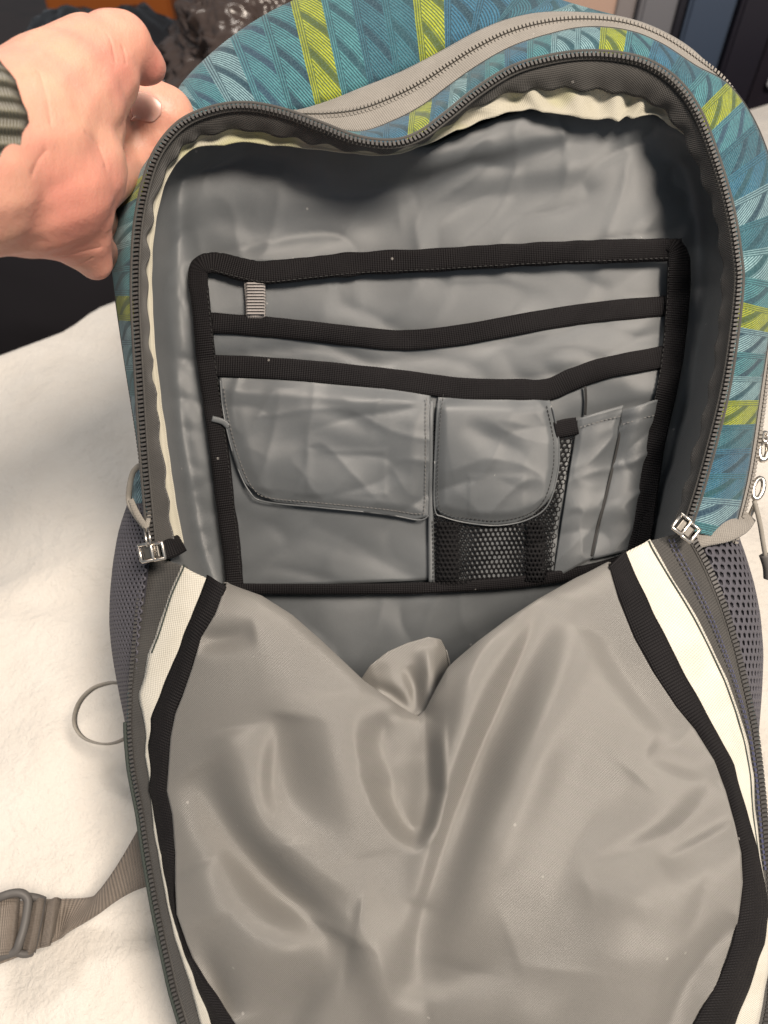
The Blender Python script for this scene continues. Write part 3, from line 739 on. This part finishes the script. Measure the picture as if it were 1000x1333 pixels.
def strip(name, A, B, y0, y1, n, matr, dA, dB, across=6, puff=0.0, thick=.0009, wob=0.0, seed=0.0):
    """band between two edge tables x(y); dA/dB depth offsets from the flap lining"""
    def fn(s, t):
        y = lerp(lerp(y0[0], y0[1], s), y1, t); a, b2 = interp(A, y), interp(B, y)
        x = lerp(a, b2, s); x += wob*nz(y*.03, s*1.5, seed)*3
        yy = y
        return (x, yy, Dedge(b2 if False else x, yy) + lerp(dA, dB, s) - puff*math.sin(math.pi*s) + wob*.0007*nz(y*.04, s*2, seed))
    return sheet(name, fn, across, n, matr, flap, thick, uvfn=lambda s, t: (t*(y1-y0[0])*.00036, s*.012))
def Dedge(px, py):
    D = smi([(690,.374),(740,.369),(780,.364),(900,.357),(1100,.346),(1250,.341),(1400,.345)], py)
    s = (px - 235)/720.0
    return D + 0.012*min(1.6, abs(2*s-1))**4
BL = [(742,268),(750,270),(800,250),(850,230),(895,212),(935,196),(970,193),(1010,197),(1030,194),(1060,200),(1100,207),(1130,212),(1180,222),(1220,232),(1270,252),(1310,266),(1400,300)]
TL = [(730,243),(735,240),(775,222),(830,205),(850,196),(880,190),(905,183),(925,188),(960,193),(985,191),(1010,197),(1080,203),(1150,215),(1220,230),(1280,250),(1333,264),(1400,285)]
ZL = [(722,190),(750,184),(800,177),(850,172),(900,168),(950,167),(1000,171),(1060,183),(1110,190),(1170,200),(1230,212),(1290,225),(1333,238),(1400,258)]
BR = [(712,813),(718,815),(765,835),(815,860),(865,885),(910,910),(955,935),(995,955),(1040,968),(1100,985),(1150,997),(1190,1000),(1230,995),(1260,985),(1333,958),(1400,930)]
TR = [(700,842),(705,845),(740,865),(770,884),(805,905),(845,925),(885,944),(930,960),(970,971),(1010,978),(1050,980),(1090,985),(1140,992),(1200,1000),(1260,998),(1333,985),(1400,960)]
ZR = [(692,896),(700,904),(740,925),(790,945),(840,960),(890,972),(950,985),(1000,991),(1050,996),(1130,1002),(1200,1008),(1300,1004),(1400,985)]
NLs = NL
strip('flap_zip_tape', ZL, [(y, x + 6) for y, x in TL], (722, 738), 1390, 90, TAPE, .003, .0012, 6, .001)
strip('cream_facing', [(y, x - 3) for y, x in TL], [(y, x + 8) for y, x in BL], (736, 756), 1390, 90, FACING, -.0004, -.0002, 6, .0008, wob=.6, seed=2)
strip('flap_binding', BL, [(y, x + 1) for y, x in NL], (748, 764), 1390, 130, BLACK, -.0016, -.0022, 8, .0016, .0012, wob=1.0, seed=5)
strip('flap_zip_tape', [(y, x - 6) for y, x in TR], ZR, (706, 690), 1390, 90, TAPE, .0012, .003, 6, .001)
strip('cream_facing', [(y, x - 8) for y, x in BR], [(y, x + 3) for y, x in TR], (722, 702), 1390, 90, FACING, -.0002, -.0004, 6, .0008, wob=.5, seed=8)
strip('flap_binding', [(y, x - 1) for y, x in NR], BR, (738, 716), 1390, 130, BLACK, -.0022, -.0016, 8, .0016, .0012, wob=.7, seed=11)
def edgepts(T, y0, y1, dx, dD, n=120):
    return [at(smi(T, lerp(y0, y1, i/n)) + dx, lerp(y0, y1, i/n), Dedge(smi(T, lerp(y0, y1, i/n)), lerp(y0, y1, i/n)) + dD) for i in range(n+1)]
teeth('flap_zip_teeth', edgepts(ZL, 724, 1390, 2, .0012), TEETH, flap, .00205, .0013, .0004)
teeth('flap_zip_teeth', edgepts(ZR, 700, 1390, -2, .0012), TEETH, flap, .00205, .0019, .0004)
tube('flap_zip_edge', edgepts(ZL, 724, 1390, 7, .0015), .0008, TAPE, flap, 6)
tube('flap_zip_edge', edgepts(ZR, 700, 1390, -8, .0015), .0008, TAPE, flap, 6)
tube('flap_outer_edge', edgepts(ZL, 940, 1390, -4, .004), .0012, FRAY, flap, 8)
for k_ in (0, 1):
    pts = edgepts([(y, lerp(a, interp(ZR, y), .42 + .10*k_)) for y, a in TR], 704, 1130, 0, -.0002)
    L = [(p - FWD*.0003, t*.0009, t.cross(FWD).normalized()*.00025, -FWD*.0002) for p, t in resample(pts, .0026)]
    o = boxes('flap_stitching', L, THREADBLUE, flap); o['kind'] = 'stuff'
tube('frayed_edge', edgepts(TR, 704, 1150, -1, -.0008), .0005, FRAY, flap, 5)
tube('frayed_edge', edgepts(TL, 735, 850, 1, -.0008), .0005, FRAY, flap, 5)
ribbon('flap_binding', [(262,1398,14),(400,1400,14),(540,1402,14),(700,1402,14),(840,1400,14),(980,1396,14)], BLACK, flap, lambda x, y: max(Dflap(x, 1395), Dedge(x, 1395)-.003) - .002, .0022, 12, .05, 9)
# outside face of the flap, a second layer behind the lining
def outer_fn(s, t):
    y0 = lerp(730, 712, s); x0 = lerp(196, 890, s)
    y0 = max(y0, max(interp(RIDGE, x0 + k3) for k3 in (-40, -20, 0, 20, 40)) + 40) if 290 < x0 < 795 else y0 + 60
    y = lerp(y0, 1390, t); x = lerp(lerp(interp(ZL, y) - 2, interp(ZR, y) + 2, s), x0, 1 - sm(t, 0, .2))
    return (x, y, max(Dedge(x, y), Dflap(x, y) if 240 < x < 900 else 0) + .009)
sheet('flap_outer_cloth', outer_fn, 60, 60, PRINT_FRONT, flap, .0008)

# small black tab at the left end of the opening
ribbon('black_tab', [(214,716,13,.380),(226,712,13,.384),(238,706,12,.392)], BLACK, rim, None, .0014, 6)

# ------------------------------------------------------------------ zip sliders
def P(px, py, D): return at(px, py, D)
def slider(name, cx, cy, D, ang, sc, parent):
    ca, sa = math.cos(ang), math.sin(ang)
    def q(u, v, h): return at(cx + (u*ca - v*sa)*sc, cy + (u*sa + v*ca)*sc, D - h)
    ax = (at(cx+ca, cy+sa, D) - at(cx, cy, D)).normalized(); ay = (at(cx-sa, cy+ca, D) - at(cx, cy, D)).normalized()
    o = boxes(name, [(q(0, 0, .0008), ax*.0046*sc, ay*.0042*sc, -FWD*.0006), (q(0, 0, -.0026), ax*.0046*sc, ay*.0042*sc, -FWD*.0007), (q(0, -9, -.0006), ax*.0012*sc, ay*.0012*sc, -FWD*.002)], DARKMETAL, parent)
    bm = o.modifiers.new('bevel', 'BEVEL'); bm.width = .0004; bm.segments = 2
    def loop(a, b2, c, d, h): return [q(a, b2, h), q(c - 1, b2, h), q(c, b2 + 1, h), q(c, d - 1, h), q(c - 1, d, h), q(a + 1, d, h), q(a, d - 1, h), q(a, b2, h)]
    bars('slider_bridge', [loop(-15, -11, 1, 11, .0030), loop(1, -9, 16, 12, .0026), [q(-15, -11, .003), q(-15, -11, -.001)], [q(16, 12, .003), q(16, 12, -.001)], [q(16, -9, .003), q(16, -9, -.001)]], .00085, METAL, o)
    return o
s1 = slider('zip_slider', 197, 718, .370, math.radians(-12), 1.0, bag)
s2 = slider('zip_slider', 893, 687, .370, math.radians(38), 1.0, bag)
# left pull: thin metal link and grey cord under it
bars('pull_link', [[P(192,712,.366), P(190,700,.3665), P(188,688,.368)], [P(196,710,.366), P(195,698,.3665), P(193,687,.368)]], .0006, METAL, s1)
ribbon('pull_cord', [(170,650,4,.378),(178,668,4.5,.376),(188,684,4,.372),(193,692,3,.371)], CORD, s1, None, .0016, 6)
ribbon('pull_cord', [(194,655,2.5,.378),(194,672,3,.375),(190,688,4,.371)], CORD, s1, None, .0016, 6)

# ------------------------------------------------------------------ side pockets
def pocket_left(u, v):
    y = lerp(655, 985, v)
    S = smi([(640,172),(655,166),(690,154),(730,147),(770,143),(810,142),(850,146),(890,153),(930,161),(985,172)], y)
    F_ = smi([(640,196),(700,194),(760,188),(850,178),(985,176)], y)
    # front edge -> silhouette -> round to the back
    an = u*math.pi*0.95; x = S + (F_ - S)*(1 - math.sin(min(an, math.pi/2))) if an < math.pi/2 else S + (max(F_, S+18) - S)*(1 - math.sin(an))
    D = lerp(.382, .455, u)
    return (x, y + 6*math.sin(v*3)*u, D)
mp = honeycomb('mesh_pocket', pocket_left, 22, 62, NETGREY, bag, .50, .0008)
sheet('pocket_lining', lambda s, t: (lambda q: (q[0] + 3.5, q[1], q[2] + .003))(pocket_left(s, t)), 14, 40, NETGREY, mp, 0)
tube('pocket_trim', [P(*q) for q in cr([(196,612,.384),(184,606,.386),(174,614,.392),(169,632,.398),(168,652,.402),(175,668,.396),(187,684,.386),(194,692,.380)], 6)], .0016, CORD, mp, 8)
sheet('pocket_inside', lambda s, t: (lambda y: (lerp(interp([(606,182),(614,175),(632,170),(652,169),(668,176),(684,188),(700,194)], y), 200, s), y, lerp(.402, .386, s)))(lerp(606, 700, t)), 6, 14, PRINT_FRONT, mp, .0008)
def pocket_right(u, v):
    y = lerp(694, 990, v)
    S = smi([(694,958),(720,968),(760,980),(800,988),(850,992),(900,990),(950,986),(990,984)], y)
    F_ = smi([(694,908),(740,926),(790,944),(850,960),(900,970),(990,982)], y)
    an = u*math.pi*.9
    x = S + (F_ - S)*(1 - math.sin(an)) if an < math.pi/2 else S - (26)*(1 - math.sin(an))
    return (x, y, lerp(.382, .45, u))
mp2 = honeycomb('mesh_pocket', pocket_right, 14, 30, NETGREY, bag, .62, .0009)
sheet('pocket_lining', lambda s, t: (lambda q: (q[0] - 6, q[1], q[2] + .005))(pocket_right(s, t)), 14, 40, mat('dark_pocket_cloth', (.045, .045, .055), .8, .2)[0], mp2, 0)  # plain dark cloth sheet behind the right netting
ribbon('pocket_trim', [(908,702,13,.381),(922,696,15,.382),(945,690,16,.388),(964,682,14,.398),(976,670,11,.412)], GREYTAPE, mp2, None, .0018, 8)

# rear zip sliders with pulls at the right edge
def ring(cx, cy, D, rx, ry, ang, n=18):
    return [at(cx + rx*math.cos(a)*math.cos(ang) - ry*math.sin(a)*math.sin(ang), cy + rx*math.cos(a)*math.sin(ang) + ry*math.sin(a)*math.cos(ang), D - .0012*math.sin(a)) for a in [2*math.pi*i/n for i in range(n)]]
r1 = tube('rear_zip_slider', ring(994, 586, .408, 6, 13, .1), .0017, METAL, bag, 8, True)
tube('slider_eye', ring(996, 569, .405, 3.5, 6, 0), .0012, METAL, r1, 8, True)
r2 = tube('rear_zip_slider', ring(987, 636, .408, 6.5, 14, .25), .0014, METAL, bag, 8, True)
tube('pull_cord', [at(*q) for q in cr([(982,652,.405),(989,680,.408),(994,710,.412),(998,732,.415)], 6)], .0013, CORD, r2, 8)
tube('pull_grip', [at(*q) for q in cr([(995,722,.415),(1000,738,.416),(1001,752,.418)], 5)], .0030, PLASTIC, r2, 8)
tube('slider_body', [at(*q) for q in [(984,655,.409),(978,668,.411),(972,682,.413)]], .0014, METAL, r2, 8)

# ------------------------------------------------------------------ elastic loop and shoulder webbing at the left
g0 = ground(135, 930)
loop = [(172,884,.466),(160,889,.468),(143,889,.470),(122,896,.475),(106,911,.482),(98,930,.488),(99,947,.490),(110,961,.488),(130,968,.480),(150,967,.470),(168,958,.455),(176,950,.45)]
lp = [at(*q) for q in cr(loop, 6)]
def band(name, pts, hw, axis, matr, parent, th=.0008):
    """flat band standing on edge: width along axis"""
    V, F = [], []
    for p in pts: V += [p - axis*hw, p + axis*hw]
    for i in range(len(pts)-1): a = 2*i; F.append((a, a+1, a+3, a+2))
    o = pydata(name, V, F, matr, parent); m = o.modifiers.new('thick', 'SOLIDIFY'); m.thickness = th; m.offset = 0
    return o
band('elastic_loop', lp, .0042, (Vector((.15, -.35, .9))).normalized(), CORD, bag, .0014)
def zg(px, py, z): return ground(px, py, z)
def webstrip(name, L, matr, parent, th=.0016, k=8):
    """L: (upper px,py, lower px,py, z1, z2)"""
    V, F, UV = [], [], []; c = cr(L, k); acc = 0
    for i, q in enumerate(c):
        for j in range(7):
            t = j/6; V.append(zg(lerp(q[0], q[2], t), lerp(q[1], q[3], t), lerp(q[4], q[5], t))); UV.append((i*.0016, t*.025))
    for i in range(len(c)-1):
        for j in range(6): a = i*7+j; F.append((a, a+1, a+8, a+7))
    o = pydata(name, V, F, matr, parent, UV); m = o.modifiers.new('thick', 'SOLIDIFY'); m.thickness = th; m.offset = -1
    return o
strap = webstrip('shoulder_webbing', [(-30,1188,-20,1262,.030,.026),(30,1172,30,1243,.026,.022),(75,1170,72,1225,.022,.018),(115,1168,85,1214,.026,.022),(128,1160,124,1192,.034,.030),(150,1130,160,1168,.050,.040),(176,1086,186,1156,.066,.052),(200,1040,215,1150,.075,.06)], WEBBING, bag)
webstrip('webbing_turn', [(-30,1170,-34,1250,.040,.036),(5,1166,-2,1244,.043,.040),(22,1166,14,1242,.042,.039),(27,1168,20,1240,.034,.032)], WEBBING, strap, .002)
webstrip('webbing_turn', [(44,1172,28,1240,.036,.031),(52,1169,38,1243,.040,.035),(58,1170,46,1238,.037,.032),(58,1172,48,1234,.030,.026)], WEBBING, strap, .0022)
webstrip('webbing_turn', [(62,1173,52,1234,.034,.029),(72,1168,64,1230,.038,.033),(78,1169,68,1222,.034,.029),(80,1171,70,1220,.028,.024)], WEBBING, strap, .0022)
bk = bars('strap_buckle', [[zg(*q) for q in cr([(-25,1178,.042),(0,1168,.046),(15,1163,.046),(28,1163,.045),(36,1170,.043),(36,1182,.042),(32,1205,.041),(26,1225,.040),(20,1238,.038),(4,1244,.037),(-25,1252,.035)], 6)]], .0024, PLASTIC, strap)
bars('buckle_bar', [[zg(*q) for q in cr([(56,1172,.034),(50,1205,.033),(42,1240,.031)], 5)], [zg(*q) for q in cr([(30,1166,.042),(46,1168,.038),(58,1172,.034)], 4)], [zg(*q) for q in cr([(20,1239,.037),(32,1242,.034),(42,1240,.031)], 4)]], .0020, PLASTIC, bk)

# ------------------------------------------------------------------ person: left hand gripping the bag, knitted cuff
person = thing('person', 'hand in an olive ribbed knit cuff gripping the upper corner of the backpack', 'person', tuple(at(60, 200, .30)))
def capsule(V, F, a, b2, ra, rb, n=14, m=10):
    base = len(V); ax = (b2 - a); L = ax.length; t = ax.normalized() if L > 1e-6 else Vector((0, 0, 1))
    x = t.orthogonal().normalized(); y = t.cross(x)
    prof = [(-ra*math.cos(math.pi/2*i/m), ra*math.sin(math.pi/2*i/m)) for i in range(1, m+1)] + [(L + rb*math.sin(math.pi/2*i/m), rb*math.cos(math.pi/2*i/m)) for i in range(0, m)]
    V.append(a - t*ra)
    for h, r in prof:
        for k in range(n): an = 2*math.pi*k/n; V.append(a + t*h + x*r*math.cos(an) + y*r*math.sin(an))
    V.append(b2 + t*rb); c = len(prof)
    for k in range(n): F.append((base, base+1+(k+1) % n, base+1+k))
    for i in range(c-1):
        for k in range(n): p = base+1+i*n; F.append((p+k, p+(k+1) % n, p+n+(k+1) % n, p+n+k))
    e = base+1+(c-1)*n
    for k in range(n): F.append((e+k, e+(k+1) % n, len(V)-1))
def hand():
    V, F = [], []
    def C(a, b2): capsule(V, F, at(*a[:3]), at(*b2[:3]), a[3], b2[3])
    # forearm and wrist
    C((-260,250,.235,.032), (-60,222,.268,.031)); C((-60,205,.270,.031), (25,190,.290,.030)); C((-60,235,.272,.029), (30,235,.294,.027))
    # back of the hand up to the knuckle row
    C((25,185,.290,.029), (80,130,.310,.026)); C((80,128,.312,.026), (118,92,.322,.021)); C((30,230,.295,.027), (85,215,.308,.025))
    C((85,205,.310,.024), (108,160,.318,.018)); C((60,90,.315,.014), (112,58,.330,.0125)); C((40,110,.310,.016), (60,90,.315,.014))
    # index: knuckle, bent first joint, tip
    C((118,92,.322,.019), (147,62,.326,.0150)); C((147,62,.326,.0150), (158,58,.328,.0138)); C((158,60,.328,.0138), (186,82,.340,.0098)); C((186,82,.340,.0098), (194,86,.343,.0081))
    C((120,120,.320,.0150), (128,165,.322,.0110))
    # ball of the thumb and its outer edge down to the little finger side
    C((30,245,.294,.027), (62,238,.300,.026)); C((62,238,.300,.026), (90,268,.311,.0185)); C((90,268,.311,.0185), (106,302,.320,.0130)); C((106,302,.320,.0130), (124,342,.334,.0080))
    C((40,275,.297,.0185), (85,300,.314,.0135)); C((85,300,.314,.0135), (118,335,.332,.0085)); C((100,190,.316,.0165), (104,270,.320,.0135))
    # thumb
    C((105,255,.335,.0140), (160,215,.386,.0125)); C((160,215,.386,.0125), (205,175,.390,.0130)); C((205,175,.390,.0135), (215,152,.387,.0155)); C((215,152,.387,.0155), (200,147,.385,.0160)); C((200,147,.385,.0160), (186,144,.383,.0148)); C((188,150,.385,.0140), (204,176,.388,.0130))
    # fingers closed behind the bag's edge
    C((105,230,.340,.012), (140,250,.405,.0095)); C((105,270,.340,.011), (140,295,.405,.009)); C((112,310,.338,.010), (138,335,.400,.0085)); C((112,130,.335,.013), (165,190,.405,.010))
    me = bpy.data.meshes.new('hand'); me.from_pydata([tuple(v) for v in V], [], F); me.update()
    o = link('hand', me, SKIN, person)
    r = o.modifiers.new('skin', 'REMESH'); r.mode = 'VOXEL'; r.voxel_size = .0013; r.use_smooth_shade = True
    s = o.modifiers.new('smooth', 'SMOOTH'); s.factor = .5; s.iterations = 18
    return o
SKIN, nt, b = mat('skin', (.62, .36, .26), .48, .45)
g = N(nt, 'ShaderNodeNewGeometry').outputs['Position']
n1 = noise_tex(nt, g, 38, 3); n2 = noise_tex(nt, g, 160, 4)
sk = MIX(nt, M(nt, 'MULTIPLY_ADD', n1, 2.4, -.7, clamp=True), (.67, .385, .275), (.65, .30, .235))
sk = MIX(nt, M(nt, 'MULTIPLY', n2, .25), sk, (.50, .20, .14))
def spot(p, r, col, amt):
    """flush of the skin at a knuckle, fingertip or ball of the thumb"""
    global sk
    d = N(nt, 'ShaderNodeVectorMath', operation='DISTANCE'); nt.links.new(g, d.inputs[0]); d.inputs[1].default_value = tuple(p)
    f = M(nt, 'MULTIPLY', M(nt, 'SUBTRACT', 1.0, M(nt, 'DIVIDE', d.outputs['Value'], r), clamp=True), amt)
    sk = MIX(nt, f, sk, col)
for p, r, a in ((at(75,265,.29), .032, .75), (at(195,85,.336), .020, .8), (at(225,150,.352), .020, .75), (at(150,90,.31), .022, .35), (at(110,300,.312), .03, .5)):
    spot(p, r, (.58, .185, .15), a)
nt.links.new(sk, b.inputs['Base Color'])
b.inputs['Subsurface Weight'].default_value = .25; b.inputs['Subsurface Radius'].default_value = (1.0, .35, .2); b.inputs['Subsurface Scale'].default_value = .004
vo = N(nt, 'ShaderNodeTexVoronoi'); vo.inputs['Scale'].default_value = 900; nt.links.new(g, vo.inputs['Vector'])
c1 = bump(nt, b, vo.outputs['Distance'], .18, .0004)
st = N(nt, 'ShaderNodeMapping'); st.inputs['Scale'].default_value = (1.0, .35, .35); nt.links.new(g, st.inputs[0])
bump(nt, b, noise_tex(nt, st.outputs[0], 150, 5), .5, .0020, c1)
hand_o = hand()
bpy.context.view_layer.update()
_ev = hand_o.evaluated_get(bpy.context.evaluated_depsgraph_get()); _inv = hand_o.matrix_world.inverted()
def on_hand(px, py):
    d_ = (at(px, py, 1.0) - CAM).normalized(); o_ = _inv @ CAM
    ok_, loc_, _, _ = _ev.ray_cast(o_, (_inv.to_3x3() @ d_).normalized())
    return hand_o.matrix_world @ loc_ if ok_ else at(px, py, .32)
nt = SKIN.node_tree; b = nt.nodes['Principled BSDF']; g = N(nt, 'ShaderNodeNewGeometry').outputs['Position']; tot = None
for poly, wd in (([(52,95),(60,125),(66,160)], .0026), ([(42,226),(52,205),(60,196)], .0026), ([(112,172),(128,190),(138,218)], .0026),
                 ([(78,335),(105,328),(130,322)], .0020), ([(98,345),(120,336)], .0018), ([(140,45),(146,60),(150,80)], .0020), ([(160,62),(164,82)], .0020)):
    q_ = [on_hand(*p_) for p_ in poly]
    for p0, p1 in zip(q_, q_[1:]):
        dv = p1 - p0
        sub_ = N(nt, 'ShaderNodeVectorMath', operation='SUBTRACT'); nt.links.new(g, sub_.inputs[0]); sub_.inputs[1].default_value = tuple(p0)
        dot_ = N(nt, 'ShaderNodeVectorMath', operation='DOT_PRODUCT'); nt.links.new(sub_.outputs[0], dot_.inputs[0]); dot_.inputs[1].default_value = tuple(dv/dv.length_squared)
        t_ = M(nt, 'ADD', dot_.outputs['Value'], 0.0, clamp=True)
        sc_ = N(nt, 'ShaderNodeVectorMath', operation='SCALE'); sc_.inputs[0].default_value = tuple(dv); nt.links.new(t_, sc_.inputs['Scale'])
        di_ = N(nt, 'ShaderNodeVectorMath', operation='DISTANCE'); nt.links.new(sub_.outputs[0], di_.inputs[0]); nt.links.new(sc_.outputs[0], di_.inputs[1])
        h_ = M(nt, 'SUBTRACT', 1.0, M(nt, 'DIVIDE', di_.outputs['Value'], wd), clamp=True)
        tot = h_ if tot is None else M(nt, 'MAXIMUM', tot, h_)
prev_ = b.inputs['Normal'].links[0].from_socket
bump(nt, b, M(nt, 'SUBTRACT', 1.0, M(nt, 'MULTIPLY', tot, tot)), .40, .0010, prev_)
NAIL, nt, b = mat('nail', (.64, .37, .30), .30, .45); b.inputs['Subsurface Weight'].default_value = .2; b.inputs['Subsurface Scale'].default_value = .002
def nail():
    V, F = [], []; n, m = 16, 12; c = (191, 141); D0 = .3676
    ang = math.radians(22)
    for j in range(m+1):
        for i in range(n+1):
            u, v = 2*i/n-1, 2*j/m-1
            x = u*math.sqrt(1-.5*v*v)*21; y = v*math.sqrt(1-.5*u*u)*20
            px = c[0] + x*math.cos(ang) - y*math.sin(ang); py = c[1] + x*math.sin(ang) + y*math.cos(ang)
            V.append(at(px, py, D0 + .0020*v*v + .0010*u*u))
    for j in range(m):
        for i in range(n): a = j*(n+1)+i; F.append((a, a+n+1, a+n+2, a+1))
    o = pydata('thumbnail', V, F, NAIL, person); mm = o.modifiers.new('t', 'SOLIDIFY'); mm.thickness = .0005; mm.offset = 1
    sw = o.modifiers.new('w', 'SHRINKWRAP'); sw.target = hand_o; sw.wrap_method = 'NEAREST_SURFACEPOINT'; sw.wrap_mode = 'ABOVE_SURFACE'; sw.offset = .0001
    o.modifiers.move(1, 0)
nail()
KNIT, nt, b = mat('olive_knit', (.16, .15, .095), .85, .2)
uv, x, y = uvxy(nt)
rib = M(nt, 'SINE', M(nt, 'MULTIPLY', x, 2*math.pi*46)); st2 = M(nt, 'SINE', M(nt, 'MULTIPLY', y, 2*math.pi*620))
h = M(nt, 'ADD', rib, M(nt, 'MULTIPLY', st2, .35))
nt.links.new(MIX(nt, M(nt, 'MULTIPLY_ADD', h, .4, .5, clamp=True), (.060, .056, .034), (.165, .155, .105)), b.inputs['Base Color'])
bump(nt, b, h, 1.0, .0012); b.inputs['Sheen Weight'].default_value = .3
def cuff():
    V, F, UV = [], [], []; n = 64; m = 14
    A, B = at(-390, 170, .205), at(-86, 180, .268); ax = (B - A).normalized()
    x = Vector((0, 0, 1)).cross(ax).normalized(); y = ax.cross(x).normalized()
    for j in range(m+1):
        t = j/m
        for i in range(n):
            an = 2*math.pi*i/n; dirv = x*math.cos(an) + y*math.sin(an)
            r = .0375 + .0012*math.cos(an*46) * .5 + .002*(1-t) - (.0015 if j == m else 0)
            slant = .030*dirv.dot((-UPV*0.35 - FWD*.6 ).normalized()) + .012*dirv.dot(-UPV)*(-1)
            V.append(A.lerp(B, t) + dirv*r + ax*slant*t); UV.append((i/n, t*.09))
    for j in range(m):
        for i in range(n): a = j*n+i; b2 = j*n+(i+1) % n; F.append((a, b2, b2+n, a+n))
    o = pydata('knitted_cuff', V, F, KNIT, person, UV); mm = o.modifiers.new('t', 'SOLIDIFY'); mm.thickness = .003; mm.offset = -1
cuff()

# ------------------------------------------------------------------ background beyond the blanket
def lump(name, c, size, matr, label, cat, seed, amp=.25, res=5, rot=0.0):
    bm = bmesh.new(); bmesh.ops.create_icosphere(bm, subdivisions=res, radius=1.0)
    for v in bm.verts:
        p = v.co.copy(); f = 1 + amp*noise.noise(p*1.3 + Vector((seed, 0, 0)))
        r1_ = 1 - abs(noise.noise(p*2.6 + Vector((0, seed, 0)))); r2_ = 1 - abs(noise.noise(p*6.5 + Vector((0, 0, seed)))) + .5*(1 - abs(noise.noise(p*14 + Vector((seed, seed, 0)))))
        f += amp*.55*(r1_ - .8) + amp*.28*(r2_ - .8)
        q = Vector((p.x*size[0], p.y*size[1], p.z*size[2]))*f
        q.z = max(q.z, -size[2]*.92); v.co = q
    me = bpy.data.meshes.new(name); bm.to_mesh(me); bm.free()
    o = link(name, me, matr); o.location = c; o.rotation_euler.z = rot; o['label'] = label; o['category'] = cat
    return o
BAGP = mat('glossy_black_plastic', (.010, .009, .010), .22, .6)[0]
DARKC, nt, b = mat('black_cloth', (.010, .009, .011), .9, .15)
BRONZE = mat('brown_plastic_film', (.07, .05, .043), .25, .6, 0)[0]
ORANGE = mat('orange_card', (.36, .10, .02), .7, .2)[0]
lump('black_cushion', (-.60, .98, -.27), (.38, .20, .26), DARKC, 'matte black cushion behind the edge of the white blanket below the hand', 'cushion', 4.0, .10)
lump('plastic_bag', (-.40, 1.42, -.235), (.36, .28, .30), BAGP, 'crumpled shiny black plastic bag behind the hand', 'plastic bag', 9.0, .34, 6)
lump('plastic_wrapper', (-.205, 1.30, .06), (.13, .08, .10), BRONZE, 'crumpled brown plastic wrapper beside the backpack top', 'wrapper', 15.0, .55, 6)
def slab(name, c, half, matr, parent=None, rz=0.0, bev=.006):
    bm = bmesh.new(); bmesh.ops.create_cube(bm, size=2)
    for v in bm.verts: v.co = Vector((v.co.x*half[0], v.co.y*half[1], v.co.z*half[2]))
    bmesh.ops.bevel(bm, geom=bm.edges[:], offset=bev, segments=2, affect='EDGES')
    me = bpy.data.meshes.new(name); bm.to_mesh(me); bm.free()
    o = link(name, me, matr, parent, smooth=False); o.location = c; o.rotation_euler.z = rz
    if parent: o.location = Vector(c); 
    return o
ob = slab('cardboard_box', (-.60, 1.95, -.18), (.13, .10, .32), ORANGE, None, .1)
ob['label'] = 'orange card box behind the black plastic bag'; ob['category'] = 'box'
WOOD, nt, b = mat('reddish_wood', (.20, .085, .06), .45, .4)
g = N(nt, 'ShaderNodeNewGeometry').outputs['Position']; mp_ = N(nt, 'ShaderNodeMapping'); mp_.inputs['Scale'].default_value = (30, 30, 2); nt.links.new(g, mp_.inputs[0])
nt.links.new(MIX(nt, noise_tex(nt, mp_.outputs[0], 1.5, 4), (.13, .05, .036), (.27, .125, .09)), b.inputs['Base Color'])
shelf = thing('bookcase', 'reddish wooden bookcase with upright spines behind the backpack', 'bookcase', (.62, 1.55, -.5))
sd = [(.36, .052, (.62, .42, .33)), (.43, .020, (.30, .27, .27)), (.485, .032, (.20, .20, .22)), (.53, .010, (.02, .02, .03)), (.585, .042, (.060, .085, .135)), (.665, .034, (.018, .016, .026)), (.735, .032, (.022, .018, .028)), (.80, .030, (.03, .022, .03))]
def spart(name, c, half, matr, bev=.004):
    o = slab(name, (0, 0, 0), half, matr, None, 0, bev); o.parent = shelf; o.location = Vector(c) - Vector((.62, 1.55, -.5)); return o
for i, (x, hw, c) in enumerate(sd):
    o = spart('spine', (x, 1.62 + .012*math.sin(i*2.3), -.02), (hw, .09, .44 + .02*math.sin(i*1.9)), mat('spine_cover', c, .5, .4)[0], .006)
PALE = mat('pale_mark', (.55, .55, .60), .4, .4)[0]
for i, (x, z) in enumerate(((.655, .05), (.658, .0), (.655, -.06), (.735, .02), (.74, -.05), (.725, -.12), (.66, -.13), (.735, .08))):
    spart('pale_stud', (x, 1.526, z), (.012, .006, .010), PALE, .004)
spart('post', (.872, 1.50, .02), (.030, .04, .52), WOOD)
spart('shelf_board', (.60, 1.62, -.478), (.30, .11, .018), WOOD)
spart('back_board', (.60, 1.735, .02), (.30, .012, .50), WOOD)
